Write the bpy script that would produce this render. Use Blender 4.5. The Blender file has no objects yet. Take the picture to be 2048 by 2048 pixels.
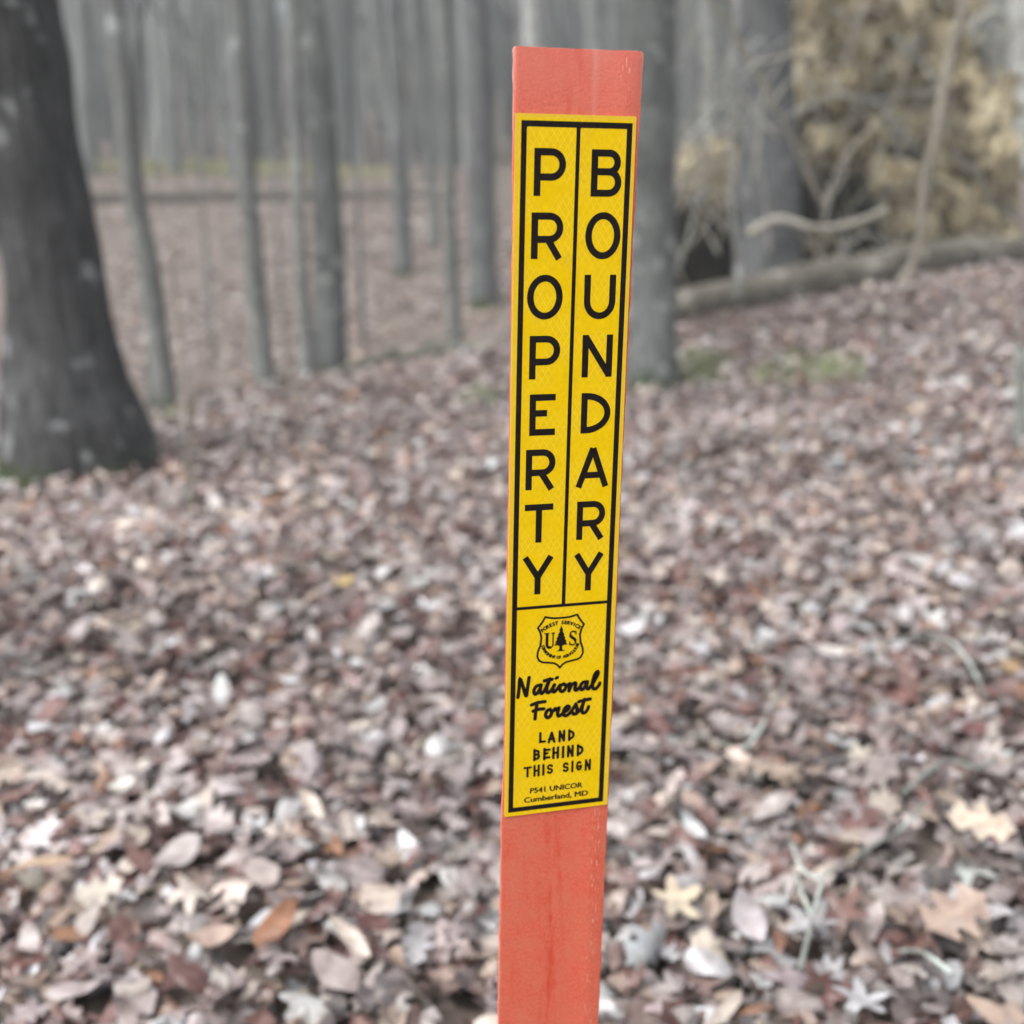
import bpy, bmesh, math, random
import numpy as np
from mathutils import Vector, Matrix, noise as mnoise

random.seed(11); rng = np.random.default_rng(11)
scene = bpy.context.scene
COL = scene.collection

# ------------------------------------------------------------------ camera
FPX, CXY = 2347.0, 1024.0                 # focal length and centre in photo pixels (2048 px wide)
CAM = np.array([0.0, 0.0, 1.15])
PITCH, ROLL = math.radians(12.5), math.radians(1.9)
F0 = np.array([0, math.cos(PITCH), -math.sin(PITCH)])
U0 = np.array([0, math.sin(PITCH), math.cos(PITCH)])
R0 = np.array([1.0, 0, 0])
cr, sr = math.cos(ROLL), math.sin(ROLL)
RV = cr * R0 - sr * U0                    # image right
UV = sr * R0 + cr * U0                    # image up
cam_d = bpy.data.cameras.new('camera'); cam = bpy.data.objects.new('camera', cam_d); COL.objects.link(cam)
m = Matrix(((RV[0], UV[0], -F0[0], CAM[0]), (RV[1], UV[1], -F0[1], CAM[1]), (RV[2], UV[2], -F0[2], CAM[2]), (0, 0, 0, 1)))
cam.matrix_world = m
cam_d.sensor_width = 36.0; cam_d.sensor_fit = 'HORIZONTAL'
cam_d.lens = 36.0 * FPX / 2048.0
cam_d.clip_start = 0.05; cam_d.clip_end = 2000
cam_d.dof.use_dof = True
cam_d.dof.focus_distance = 0.82
cam_d.dof.aperture_fstop = 4.0
scene.camera = cam

# ------------------------------------------------------------------ world, sun, exposure
SUN_EL, SUN_AZ = math.radians(52), math.radians(-125)   # azimuth from +Y, clockwise: over the left shoulder
w = bpy.data.worlds.new("World"); scene.world = w; w.use_nodes = True
nt = w.node_tree; nt.nodes.clear()
out = nt.nodes.new('ShaderNodeOutputWorld'); bg = nt.nodes.new('ShaderNodeBackground')
sky = nt.nodes.new('ShaderNodeTexSky'); sky.sky_type = 'NISHITA'; sky.sun_disc = False
sky.sun_elevation = SUN_EL; sky.sun_rotation = SUN_AZ
sky.air_density = 1.0; sky.dust_density = 6.0; sky.ozone_density = 1.0
hs = nt.nodes.new('ShaderNodeHueSaturation'); hs.inputs['Saturation'].default_value = 0.22
nt.links.new(sky.outputs[0], hs.inputs['Color']); nt.links.new(hs.outputs[0], bg.inputs['Color'])
bg.inputs['Strength'].default_value = 0.15
nt.links.new(bg.outputs[0], out.inputs['Surface'])
sd = bpy.data.lights.new('sun', 'SUN'); sd.energy = 1.2; sd.angle = math.radians(35); sd.color = (1.0, 0.97, 0.93)
so = bpy.data.objects.new('sun', sd); COL.objects.link(so)
sdir = Vector((math.sin(SUN_AZ) * math.cos(SUN_EL), math.cos(SUN_AZ) * math.cos(SUN_EL), math.sin(SUN_EL)))
so.rotation_euler = sdir.to_track_quat('Z', 'Y').to_euler(); so.location = sdir * 30
scene.view_settings.view_transform = 'Standard'; scene.view_settings.look = 'None'
scene.view_settings.gamma = 1.0; scene.view_settings.exposure = 1.0
scene.render.engine = 'CYCLES'
scene.cycles.use_denoising = True
scene.cycles.max_bounces = 6; scene.cycles.volume_bounces = 1
scene.cycles.sample_clamp_indirect = 6

# ------------------------------------------------------------------ helpers
def ray(px, py):
    return F0 + RV * (px - CXY) / FPX - UV * (py - CXY) / FPX
def P(px, py, d):                          # photo pixel + depth -> world
    return CAM + ray(px, py) * d
def PY(px, py, Y):                         # photo pixel at a given world distance Y
    r = ray(px, py); return CAM + r * (Y / r[1])

def _h(ix, iy, iz, s):
    n = (ix * 374761393 + iy * 668265263 + iz * 2147483647 + s * 144665) & 0xffffffff
    n = ((n ^ (n >> 13)) * 1274126177) & 0xffffffff
    return ((n ^ (n >> 16)) & 0xffff) / 65535.0
def vnoise(p, s=0):                        # value noise in -1..1
    p = np.asarray(p, float); i = np.floor(p).astype(np.int64); f = p - i; f = f * f * (3 - 2 * f)
    r = 0
    for dx in (0, 1):
        for dy in (0, 1):
            for dz in (0, 1):
                wgt = (f[..., 0] if dx else 1 - f[..., 0]) * (f[..., 1] if dy else 1 - f[..., 1]) * (f[..., 2] if dz else 1 - f[..., 2])
                r = r + wgt * _h(i[..., 0] + dx, i[..., 1] + dy, i[..., 2] + dz, s)
    return r * 2 - 1
def fbm(p, s=0, o=4):
    p = np.asarray(p, float); a, r = 1.0, 0
    for k in range(o):
        r = r + a * vnoise(p * 2 ** k, s + k); a *= 0.5
    return r

def tag(o, label=None, cat=None, group=None, kind=None):
    if label: o['label'] = label
    if cat: o['category'] = cat
    if group: o['group'] = group
    if kind: o['kind'] = kind
    return o
def link(name, me, mat=None, parent=None):
    o = bpy.data.objects.new(name, me); COL.objects.link(o)
    if mat: me.materials.append(mat)
    if parent: o.parent = parent
    return o
def empty(name, loc, label, cat, group=None):
    o = bpy.data.objects.new(name, None); COL.objects.link(o); o.location = Vector(loc)
    o.empty_display_size = 0.2
    return tag(o, label, cat, group)
def mesh_np(name, V, Fa, smooth=True):     # V (n,3); Fa list of arrays (k,3) / (k,4)
    me = bpy.data.meshes.new(name)
    Fa = [np.asarray(f, np.int64) for f in Fa if len(f)]
    me.vertices.add(len(V)); me.vertices.foreach_set('co', np.asarray(V, np.float32).ravel())
    nl = sum(f.size for f in Fa); npl = sum(len(f) for f in Fa)
    me.loops.add(nl); me.polygons.add(npl)
    me.loops.foreach_set('vertex_index', np.concatenate([f.ravel() for f in Fa]).astype(np.int32))
    tot = np.concatenate([np.full(len(f), f.shape[1]) for f in Fa])
    st = np.concatenate([[0], np.cumsum(tot)[:-1]])
    me.polygons.foreach_set('loop_start', st.astype(np.int32))
    me.polygons.foreach_set('use_smooth', np.full(npl, smooth))
    me.update(calc_edges=True); me.validate()
    return me

class MB:                                  # collects tubes etc. into one mesh
    def __init__(s): s.V = []; s.Q = []; s.T = []; s.n = 0
    def add(s, V, Q=(), T=()):
        V = np.asarray(V, float)
        if len(Q): s.Q.append(np.asarray(Q) + s.n)
        if len(T): s.T.append(np.asarray(T) + s.n)
        s.V.append(V); s.n += len(V)
    def tube(s, pts, rad, sides=8, disp=None, cap=True):
        pts = np.asarray(pts, float); n = len(pts); rad = np.broadcast_to(np.asarray(rad, float), (n,))
        t = np.gradient(pts, axis=0); t /= np.linalg.norm(t, axis=1)[:, None] + 1e-12
        ref = np.array([0.31, 0.95, 0.02]) if abs(t[:, 2]).mean() > 0.6 else np.array([0.05, 0.1, 1.0])
        a = np.cross(t, ref); a /= np.linalg.norm(a, axis=1)[:, None] + 1e-12
        b = np.cross(t, a)
        th = np.linspace(0, 2 * math.pi, sides, endpoint=False)
        rr = rad[:, None] * np.ones(sides)
        if disp is not None: rr = rr * disp(th[None, :], np.arange(n)[:, None], pts)
        V = pts[:, None, :] + rr[..., None] * (a[:, None, :] * np.cos(th)[None, :, None] + b[:, None, :] * np.sin(th)[None, :, None])
        V = V.reshape(-1, 3)
        i = np.arange(n - 1)[:, None] * sides; j = np.arange(sides)[None, :]; k = (j + 1) % sides
        Q = np.stack([i + j, i + k, i + sides + k, i + sides + j], -1).reshape(-1, 4)
        T = []
        if cap:
            V = np.vstack([V, pts[0], pts[-1]]); c0, c1 = n * sides, n * sides + 1
            for q in range(sides):
                T.append((c0, (q + 1) % sides, q)); T.append((c1, (n - 1) * sides + q, (n - 1) * sides + (q + 1) % sides))
        s.add(V, Q, T)
    def mesh(s, name, smooth=True):
        return mesh_np(name, np.vstack(s.V), [np.vstack(s.Q) if s.Q else [], np.vstack(s.T) if s.T else []], smooth)

def smooth_path(pts, n=24):                # Catmull-Rom
    p = np.asarray(pts, float)
    if len(p) == 2: return p[0] + (p[1] - p[0]) * np.linspace(0, 1, n)[:, None]
    q = np.vstack([2 * p[0] - p[1], p, 2 * p[-1] - p[-2]]); o = []
    seg = len(p) - 1; per = max(2, n // seg)
    for k in range(seg):
        a, b, c, d = q[k:k + 4]
        for t in np.linspace(0, 1, per, endpoint=(k == seg - 1)):
            o.append(.5 * ((2 * b) + (c - a) * t + (2 * a - 5 * b + 4 * c - d) * t * t + (3 * b - a - 3 * c + d) * t ** 3))
    return np.array(o)

# ------------------------------------------------------------------ materials
def mat(name):
    mt = bpy.data.materials.new(name); mt.use_nodes = True
    n = mt.node_tree; b = n.nodes['Principled BSDF']
    return mt, n, b
def N(n, typ, **kw):
    x = n.nodes.new(typ)
    for k, v in kw.items():
        if k in x.inputs.keys(): x.inputs[k].default_value = v
        else: setattr(x, k, v)
    return x
def ramp(n, fac, stops):
    r = n.nodes.new('ShaderNodeValToRGB'); e = r.color_ramp.elements
    while len(e) < len(stops): e.new(0.5)
    for el, (p, c) in zip(e, stops): el.position = p; el.color = (*c, 1)
    n.links.new(fac, r.inputs['Fac']); return r.outputs['Color']
def mixc(n, fac, a, b, blend='MIX'):
    x = n.nodes.new('ShaderNodeMix'); x.data_type = 'RGBA'; x.blend_type = blend
    for s, v in ((x.inputs[0], fac), (x.inputs[6], a), (x.inputs[7], b)):
        if isinstance(v, (int, float)): s.default_value = v
        elif isinstance(v, tuple): s.default_value = (*v, 1)
        else: n.links.new(v, s)
    return x.outputs[2]
def maprange(n, v, a, b, c=0.0, d=1.0):
    x = n.nodes.new('ShaderNodeMapRange'); n.links.new(v, x.inputs[0])
    for i, q in zip((1, 2, 3, 4), (a, b, c, d)): x.inputs[i].default_value = q
    return x.outputs[0]
def math_(n, op, a, b=0.0):
    x = n.nodes.new('ShaderNodeMath'); x.operation = op
    for s, v in zip(x.inputs, (a, b)):
        if isinstance(v, (int, float)): s.default_value = v
        else: n.links.new(v, s)
    return x.outputs[0]
def coords(n, scale=(1, 1, 1), rot=(0, 0, 0)):
    tc = n.nodes.new('ShaderNodeTexCoord'); mp = n.nodes.new('ShaderNodeMapping')
    mp.inputs['Scale'].default_value = scale; mp.inputs['Rotation'].default_value = rot
    n.links.new(tc.outputs['Object'], mp.inputs[0]); return mp.outputs[0]
def noise(n, vec, scale, detail=4, rough=.55):
    x = N(n, 'ShaderNodeTexNoise', Scale=scale, Detail=detail, Roughness=rough); n.links.new(vec, x.inputs['Vector']); return x.outputs['Fac']
def bump(n, b, h, strength=.5, dist=.01):
    x = N(n, 'ShaderNodeBump', Strength=strength, Distance=dist); n.links.new(h, x.inputs['Height']); n.links.new(x.outputs[0], b.inputs['Normal'])

def bark(name, dark, light, patch=None, patch_amt=.62, moss=0.0, vs=6.0, bdist=.012):
    mt, n, b = mat(name)
    v = coords(n, (1, 1, .16)); v2 = coords(n)
    f = noise(n, v, vs * 4, 6, .65)
    c = ramp(n, f, [(.32, dark), (.66, light)])
    big = noise(n, v2, 2.3, 3)
    c = mixc(n, maprange(n, big, .35, .65, 0, .7), c, tuple(x * .75 for x in dark))
    fine = noise(n, coords(n, (1, 1, .3)), vs * 14, 5, .7)
    c = mixc(n, maprange(n, fine, .52, .72, 0, .6), c, tuple(x * 1.15 for x in light))
    if patch:
        pn = noise(n, v2, 5.5, 3, .5)
        c = mixc(n, maprange(n, pn, patch_amt, patch_amt + .08), c, patch)
    if moss:
        tc = n.nodes.new('ShaderNodeTexCoord'); sx = n.nodes.new('ShaderNodeSeparateXYZ'); n.links.new(tc.outputs['Object'], sx.inputs[0])
        mn = noise(n, v2, 7, 3)
        hgt = math_(n, 'SUBTRACT', maprange(n, sx.outputs[2], -.1, moss, 1.0, 0.0), math_(n, 'MULTIPLY', mn, .9))
        c = mixc(n, maprange(n, hgt, .05, .3), c, (.035, .05, .016))
    n.links.new(c, b.inputs['Base Color']); b.inputs['Roughness'].default_value = .9
    b.inputs['Specular IOR Level'].default_value = .25
    bump(n, b, f, .9, bdist); return mt

M = {}
M['bark_dark'] = bark('dark_bark', (.021, .0215, .0225), (.112, .113, .117), (.19, .195, .2), .6, moss=.36, bdist=.03)
M['bark_grey'] = bark('grey_bark', (.10, .105, .10), (.27, .28, .27), (.33, .35, .34), .61, moss=.35)
M['bark_slate'] = bark('slate_bark', (.065, .07, .072), (.17, .175, .178), (.22, .235, .235), .64, moss=.4)
M['bark_mid'] = bark('mid_bark', (.065, .07, .068), (.21, .225, .22), (.26, .275, .268), .60, moss=.45)
M['bark_pale'] = bark('pale_bark', (.2, .2, .19), (.42, .43, .41), (.5, .51, .48), .6, moss=.3)
M['bark_tan'] = bark('tan_bark', (.16, .14, .115), (.36, .33, .28), None)
M['bark_far'] = bark('far_bark', (.085, .09, .088), (.2, .21, .205), None)
M['log'] = bark('weathered_log', (.07, .064, .052), (.225, .21, .175), (.31, .30, .26), .6)
M['log_dark'] = bark('dark_log', (.035, .03, .026), (.10, .085, .07), None)
M['dead_wood'] = bark('dead_wood', (.26, .24, .2), (.52, .5, .45), None)
M['lichen'] = bark('lichen_twig', (.11, .11, .10), (.30, .32, .30), (.5, .55, .52), .56, vs=14, bdist=.003)
M['mossy_twig'] = bark('mossy_branch', (.10, .115, .09), (.24, .27, .22), (.3, .34, .26), .55)

def leaf_material(name, attr=True, col=None):
    mt, n, b = mat(name)
    v = coords(n)
    if attr:
        a = n.nodes.new('ShaderNodeAttribute'); a.attribute_name = 'leafcol'
        c = a.outputs['Color']; rib = a.outputs['Alpha']
        blot = noise(n, v, 38, 4, .6)
        c = mixc(n, maprange(n, blot, .35, .65, 0, .75), c, mixc(n, 1.0, c, (.5, .44, .43), 'MULTIPLY'))
        c = mixc(n, maprange(n, noise(n, v, 21, 3), .55, .7, 0, .4), c, (.40, .37, .36))
        c = mixc(n, maprange(n, rib, 0.0, .10, .45, 0), c, mixc(n, .5, c, (.45, .38, .3)))
    n.links.new(c, b.inputs['Base Color'])
    b.inputs['Roughness'].default_value = .42; b.inputs['Specular IOR Level'].default_value = .55
    bump(n, b, noise(n, v, 90, 3), .35, .003)
    return mt
M['leaf'] = leaf_material('dry_leaf')

# ------------------------------------------------------------------ terrain
ctrl = []
def cp(px, py, d): p = P(px, py, d); ctrl.append((p[0], p[1], p[2]))
for x in (-6, -2, 0, 2, 6): ctrl.append((x, -6, -.05)); ctrl.append((x * .6, 1.5, .0 + .015 * x))
for a in [(150, 935, 6.5), (300, 860, 7.5), (0, 990, 5.8), (530, 772, 10), (660, 752, 10.5), (900, 700, 11.5), (1000, 690, 11.2), (1310, 806, 8.6),
          (1340, 640, 10.6), (1600, 600, 11.4), (2048, 528, 12), (2048, 900, 5.2), (1600, 1000, 5.3), (1024, 1150, 4.1), (400, 1150, 4.0),
          (1530, 572, 12.8), (1350, 590, 13.5), (1900, 530, 14.5), (2048, 500, 15),
          (700, 735, 19), (250, 760, 17), (805, 540, 26), (965, 600, 21.5), (480, 400, 38), (120, 400, 38), (800, 400, 38), (480, 328, 46), (100, 330, 46), (850, 345, 46),
          (2020, 320, 31), (1400, 380, 36), (1750, 340, 40), (1100, 350, 46)]: cp(*a)
ctrl += [(-2.4, 14.5, -1.1), (-1.2, 14.6, -.75), (-5, 13, -1.0)]
for X in (-60, -25, 25, 60):
    for Y, Z in ((-6, -.3), (8, .2 + .02 * X), (25, .6 + .02 * X), (46, 4.9 + .01 * X)): ctrl.append((X, Y, Z))
ctrl = np.array(ctrl)
for X in (-90, -45, 0, 45, 90):
    for Y, Z in ((58, 5.9), (75, 9.5), (100, 16.5), (140, 27), (200, 36), (320, 42)): ctrl = np.vstack([ctrl, (X * (1 + Y / 150), Y, Z)])
def _k(r): return r ** 2 * np.log(np.maximum(r, 1e-6)) * .02 + r
_S = ctrl[:, :2]; _d = np.linalg.norm(_S[:, None] - _S[None], axis=2)
_n = len(ctrl); A = np.zeros((_n + 3, _n + 3)); A[:_n, :_n] = _d + np.eye(_n) * -.25
A[:_n, _n] = 1; A[:_n, _n + 1:] = _S; A[_n, :_n] = 1; A[_n + 1:, :_n] = _S.T
_w = np.linalg.solve(A, np.concatenate([ctrl[:, 2], [0, 0, 0]]))
def tz(x, y):
    x = np.atleast_1d(np.asarray(x, float)); y = np.atleast_1d(np.asarray(y, float)); out_ = np.empty(x.shape)
    xf, yf, of = x.ravel(), y.ravel(), out_.ravel()
    for s in range(0, len(xf), 20000):
        X, Y = xf[s:s + 20000], yf[s:s + 20000]
        d = np.sqrt((X[:, None] - _S[None, :, 0]) ** 2 + (Y[:, None] - _S[None, :, 1]) ** 2 + .25)
        z = d @ _w[:_n] + _w[_n] + X * _w[_n + 1] + Y * _w[_n + 2]
        p3 = np.stack([X, Y, 0 * X], -1)
        of[s:s + 20000] = z + .022 * vnoise(p3 * 1.7, 3) + .012 * vnoise(p3 * 5, 4)
    return of.reshape(x.shape)
def tz1(x, y): return float(tz(x, y)[0])
def hit(px, py):                            # where the ray through a photo pixel meets the ground
    r = ray(px, py); ts = np.concatenate([np.linspace(1.0, 14, 900), np.linspace(14.05, 120, 900)])
    p = CAM + ts[:, None] * r; below = p[:, 2] < tz(p[:, 0], p[:, 1])
    i = int(np.argmax(below)) if below.any() else len(ts) - 1
    return p[i]

def nonuni(a, b, fine_a, fine_b, fs, grow):
    l = [fine_a]; s = fs
    while l[-1] > a: s *= grow; l.append(l[-1] - s)
    r = list(np.arange(fine_a, fine_b, fs)); s = fs
    while r[-1] < b: s *= grow; r.append(r[-1] + s)
    return np.array(l[:0:-1] + r)
gx = nonuni(-260, 260, -7, 7, .12, 1.07); gy = nonuni(-60, 420, 0, 14, .12, 1.045)
GX, GY = np.meshgrid(gx, gy); GZ = tz(GX, GY) - .012
ny, nx = GX.shape
idx = np.arange(ny * nx).reshape(ny, nx)
Q = np.stack([idx[:-1, :-1], idx[:-1, 1:], idx[1:, 1:], idx[1:, :-1]], -1).reshape(-1, 4)
me = mesh_np('ground', np.stack([GX, GY, GZ], -1).reshape(-1, 3), [Q])
mt, n, b = mat('leaf_littered_soil')
v = coords(n)
vo = N(n, 'ShaderNodeTexVoronoi', Scale=11.0); n.links.new(v, vo.inputs['Vector'])
c = ramp(n, vo.outputs['Color'], [(.1, (.055, .04, .034)), (.4, (.112, .085, .072)), (.65, (.16, .127, .11)), (.9, (.25, .208, .178))])
big = noise(n, v, .35, 4)
c = mixc(n, maprange(n, big, .4, .7, 0, .5), c, (.13, .095, .08))
n.links.new(c, b.inputs['Base Color']); b.inputs['Roughness'].default_value = .85
bump(n, b, vo.outputs['Distance'], .8, .03)
tag(link('ground', me, mt), kind='structure')

# ------------------------------------------------------------------ leaves
def strip_leaf(wf, S):
    t = np.linspace(0, 1, S); w_ = wf(t); V = []; al = []
    for ti, wi in zip(t, w_):
        for sgn, f in ((-1, 1), (-1, .5), (0, 0), (1, .5), (1, 1)):
            V.append((ti - .5, sgn * wi * f)); al.append(f)
    Fq = []
    for i in range(S - 1):
        for j in range(4): Fq.append((5 * i + j, 5 * i + j + 1, 5 * i + 6 + j, 5 * i + 5 + j))
    return np.array(V), np.array(Fq), np.array(al)
def oak(t): return .27 * np.clip(np.sin(math.pi * np.clip(t * .97 + .02, 0, 1)), 0, 1) ** .6 * (1 + .42 * np.cos(2 * math.pi * 3.5 * t + .6)) * np.clip((t - .06) * 8, .07, 1)
def beech(t): return .27 * np.sin(math.pi * t) ** .85 + .004
def long_(t): return .16 * np.sin(math.pi * t) ** .8 + .004
def chestnut(t): return .21 * np.sin(math.pi * t ** .85) ** .8 * (1 + .1 * np.cos(2 * math.pi * 9 * t)) + .004
def round_(t): return .43 * np.sin(math.pi * t) ** .55 + .004
def star_leaf(lobes=5, sharp=.55, npt=40):
    V = [(0, 0)]; al = [0]
    th = np.linspace(0, 2 * math.pi, npt, endpoint=False)
    rr = .5 * (sharp + (1 - sharp) * (0.5 + .5 * np.cos(lobes * th)) ** 1.3) * (1 - .25 * (np.cos(th) < -.8))
    for f in (.5, 1):
        for a_, r_ in zip(th, rr): V.append((r_ * f * math.cos(a_), r_ * f * math.sin(a_))); al.append(.5 * f * (1 - np.cos(lobes * a_)) / 2 + .3 * f)
    Q_, T_ = [], []
    for i in range(npt):
        j = (i + 1) % npt; T_.append((0, 1 + i, 1 + j)); Q_.append((1 + i, 1 + npt + i, 1 + npt + j, 1 + j))
    return np.array(V), np.array(Q_), np.array(al), np.array(T_)
TPL = [strip_leaf(oak, 22), strip_leaf(beech, 9), strip_leaf(chestnut, 11), strip_leaf(long_, 9), star_leaf(5, .42), star_leaf(7, .6), strip_leaf(round_, 9)]
TPL_LO = [strip_leaf(oak, 9), strip_leaf(beech, 5), strip_leaf(beech, 5), strip_leaf(long_, 5), star_leaf(5, .45, 15), star_leaf(5, .6, 15), strip_leaf(beech, 5)]
PAL = np.array([(.51, .445, .395), (.38, .295, .245), (.325, .278, .275), (.165, .085, .076), (.27, .14, .085), (.53, .535, .55), (.092, .08, .081), (.215, .15, .138), (.405, .36, .355)])
PALP = np.array([.11, .09, .25, .125, .025, .085, .045, .11, .16])
def curl(V2, kap, phi, cr_, seed):          # roll a flat leaf about an in-plane axis, add crinkle. V2 (n,k,2)
    c_, s_ = np.cos(phi)[:, None], np.sin(phi)[:, None]
    u = V2[..., 0] * c_ + V2[..., 1] * s_; v_ = -V2[..., 0] * s_ + V2[..., 1] * c_
    k = np.where(np.abs(kap) < .05, .05, kap)[:, None]
    uu = np.sin(k * u) / k; z = (1 - np.cos(k * u)) / k
    z = z + cr_[:, None] * (np.sin(9 * u + seed[:, None]) + np.sin(11 * v_ + 2.1 * seed[:, None])) * .5
    return np.stack([uu * c_ - v_ * s_, uu * s_ + v_ * c_, z], -1)
def rotm(yaw, tilt, tdir):
    cz, sz = np.cos(yaw), np.sin(yaw); o = np.zeros_like(cz); i = o + 1
    Rz = np.stack([np.stack([cz, -sz, o], -1), np.stack([sz, cz, o], -1), np.stack([o, o, i], -1)], -2)
    ax = np.stack([np.cos(tdir), np.sin(tdir), o], -1); c_ = np.cos(tilt)[:, None, None]; s_ = np.sin(tilt)[:, None, None]
    K = np.zeros((len(yaw), 3, 3)); K[:, 0, 1] = -ax[:, 2]; K[:, 0, 2] = ax[:, 1]; K[:, 1, 0] = ax[:, 2]; K[:, 1, 2] = -ax[:, 0]; K[:, 2, 0] = -ax[:, 1]; K[:, 2, 1] = ax[:, 0]
    Rt = np.eye(3) * c_ + K * s_ + (1 - c_) * ax[:, :, None] * ax[:, None, :]
    return Rt @ Rz
def scatter(xs, ys, smin, smax, tpls, mix, pile, tilt_s):
    outV, outQ, outT, outC = [], [], [], []; n0 = 0
    kinds = rng.choice(len(tpls), len(xs), p=mix)
    for kk, tp in enumerate(tpls):
        sel = np.where(kinds == kk)[0]
        if not len(sel): continue
        n_ = len(sel); V2 = np.repeat(tp[0][None], n_, 0)
        size = rng.uniform(smin, smax, n_) * (1 if kk != 6 else .65)
        V2 = V2 * np.array([1, 1])[None, None]
        kap = rng.normal(0, 2.9, n_); kap = np.where(rng.random(n_) < .15, kap * 1.7, kap)
        V3 = curl(V2, kap, rng.uniform(0, 6.28, n_), rng.uniform(.015, .075, n_), rng.uniform(0, 6.28, n_)) * size[:, None, None]
        R_ = rotm(rng.uniform(0, 6.28, n_), np.abs(rng.normal(0, tilt_s, n_)), rng.uniform(0, 6.28, n_))
        V3 = np.einsum('nij,nkj->nki', R_, V3)
        lift = rng.random(n_) ** 1.3 * pile
        V3 -= np.minimum(V3[..., 2].min(1), 0)[:, None, None] * np.array([0, 0, .55])
        V3 += np.stack([xs[sel], ys[sel], tz(xs[sel], ys[sel]) + lift], -1)[:, None]
        p3 = np.stack([xs[sel], ys[sel], 0 * xs[sel]], -1)
        cl = PAL[rng.choice(len(PAL), n_, p=PALP)] * rng.uniform(.78, 1.2, (n_, 1)) * (1 + rng.normal(0, .018, (n_, 3)))
        cl = cl * (1 + .22 * vnoise(p3 * .9, 9))[:, None]
        C = np.empty((n_, V3.shape[1], 4)); C[..., :3] = np.clip(cl, .01, .8)[:, None]; C[..., 3] = tp[2][None]
        off = n0 + np.arange(n_)[:, None, None] * V3.shape[1]
        outQ.append((tp[1][None] + off).reshape(-1, 4))
        if len(tp) > 3: outT.append((tp[3][None] + off).reshape(-1, 3))
        outV.append(V3.reshape(-1, 3)); outC.append(C.reshape(-1, 4)); n0 += n_ * V3.shape[1]
    return outV, outQ, outT, outC
def trapezoid(d0, d1, dens, margin):
    W = .46 * d1 + margin; nn = int(2 * W * (d1 - d0) * dens)
    x = rng.uniform(-W, W, nn); y = rng.uniform(d0, d1, nn)
    k = np.abs(x) < .46 * y + margin
    return x[k], y[k]
LV, LQ, LT, LC = [], [], [], []; tot = 0
def merge(res):
    global tot
    v_, q_, t_, c_ = res
    for a in q_: LQ.append(a + tot)
    for a in t_: LT.append(a + tot)
    nv = sum(len(a) for a in v_); LV.extend(v_); LC.extend(c_); tot += nv
MIX = np.array([.30, .18, .13, .14, .13, .08, .04])
merge(scatter(*trapezoid(.75, 5.0, 1020, .9), .047, .114, TPL, MIX, .055, .44))
merge(scatter(*trapezoid(5.0, 14.0, 470, 1.2), .06, .13, TPL_LO, MIX, .05, .42))
x_, y_ = trapezoid(14.0, 50, 15, 3.0)
merge(scatter(x_, y_, .14, .26, TPL_LO, MIX, .05, .3))
me = mesh_np('fallen_leaves', np.vstack(LV), [np.vstack(LQ), np.vstack(LT)])
at = me.attributes.new('leafcol', 'FLOAT_COLOR', 'POINT'); at.data.foreach_set('color', np.vstack(LC).astype(np.float32).ravel())
tag(link('fallen_leaves', me, M['leaf']), 'brown, mauve and beige fallen leaves carpeting the woodland floor', 'leaf litter', kind='stuff')

# ------------------------------------------------------------------ trees
def bark_disp(ridges, amp, lump=.05, seed=0, flare=0.0, lobes=5, fh=8):
    def f(th, k, pts):
        z = pts[:, 2][:, None]; zb = z - pts[0, 2]
        q = np.stack([np.cos(th) * 1.3 + 0 * z, np.sin(th) * 1.3 + 0 * z, z * 1.1 + 0 * th], -1)
        wob = vnoise(np.stack([np.cos(th) * 2 + 0 * z, np.sin(th) * 2 + 0 * z, z * 1.6 + 0 * th], -1), seed)
        r = 1 + lump * vnoise(q, seed + 1) + amp * np.abs(np.sin(ridges * .5 * th + 2.2 * wob)) + amp * .6 * vnoise(np.stack([np.cos(th) * 6 + 0 * z, np.sin(th) * 6 + 0 * z, z * 5 + 0 * th], -1), seed + 2)
        if flare:
            e = np.exp(-zb * fh); r = r + flare * e * (.62 + .38 * np.cos(lobes * th + seed))
        return r
    return f
def limbs(mb, top, r0, n_, spread, rnd):
    for k in range(n_):
        a = rnd.uniform(0, 6.28); L = rnd.uniform(.7, 1.3) * spread; base = np.array(top) - np.array([0, 0, rnd.uniform(0, spread * .9)])
        d = np.array([math.cos(a), math.sin(a), rnd.uniform(.6, 1.4)]); d /= np.linalg.norm(d)
        pts = [base]
        for q in range(5): d = d + np.array([rnd.gauss(0, .16), rnd.gauss(0, .16), .05]); pts.append(pts[-1] + d / np.linalg.norm(d) * L / 5)
        mb.tube(pts, np.linspace(r0 * .5, r0 * .08, 6), 6)
        for q in (2, 3, 4):
            for _ in range(2):
                dd = d + np.array([rnd.gauss(0, .6), rnd.gauss(0, .6), rnd.gauss(.1, .3)])
                mb.tube([pts[q], pts[q] + dd * L * .2, pts[q] + dd * L * .36 + np.array([0, 0, .05])], [r0 * .14, r0 * .08, r0 * .03], 5)
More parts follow.
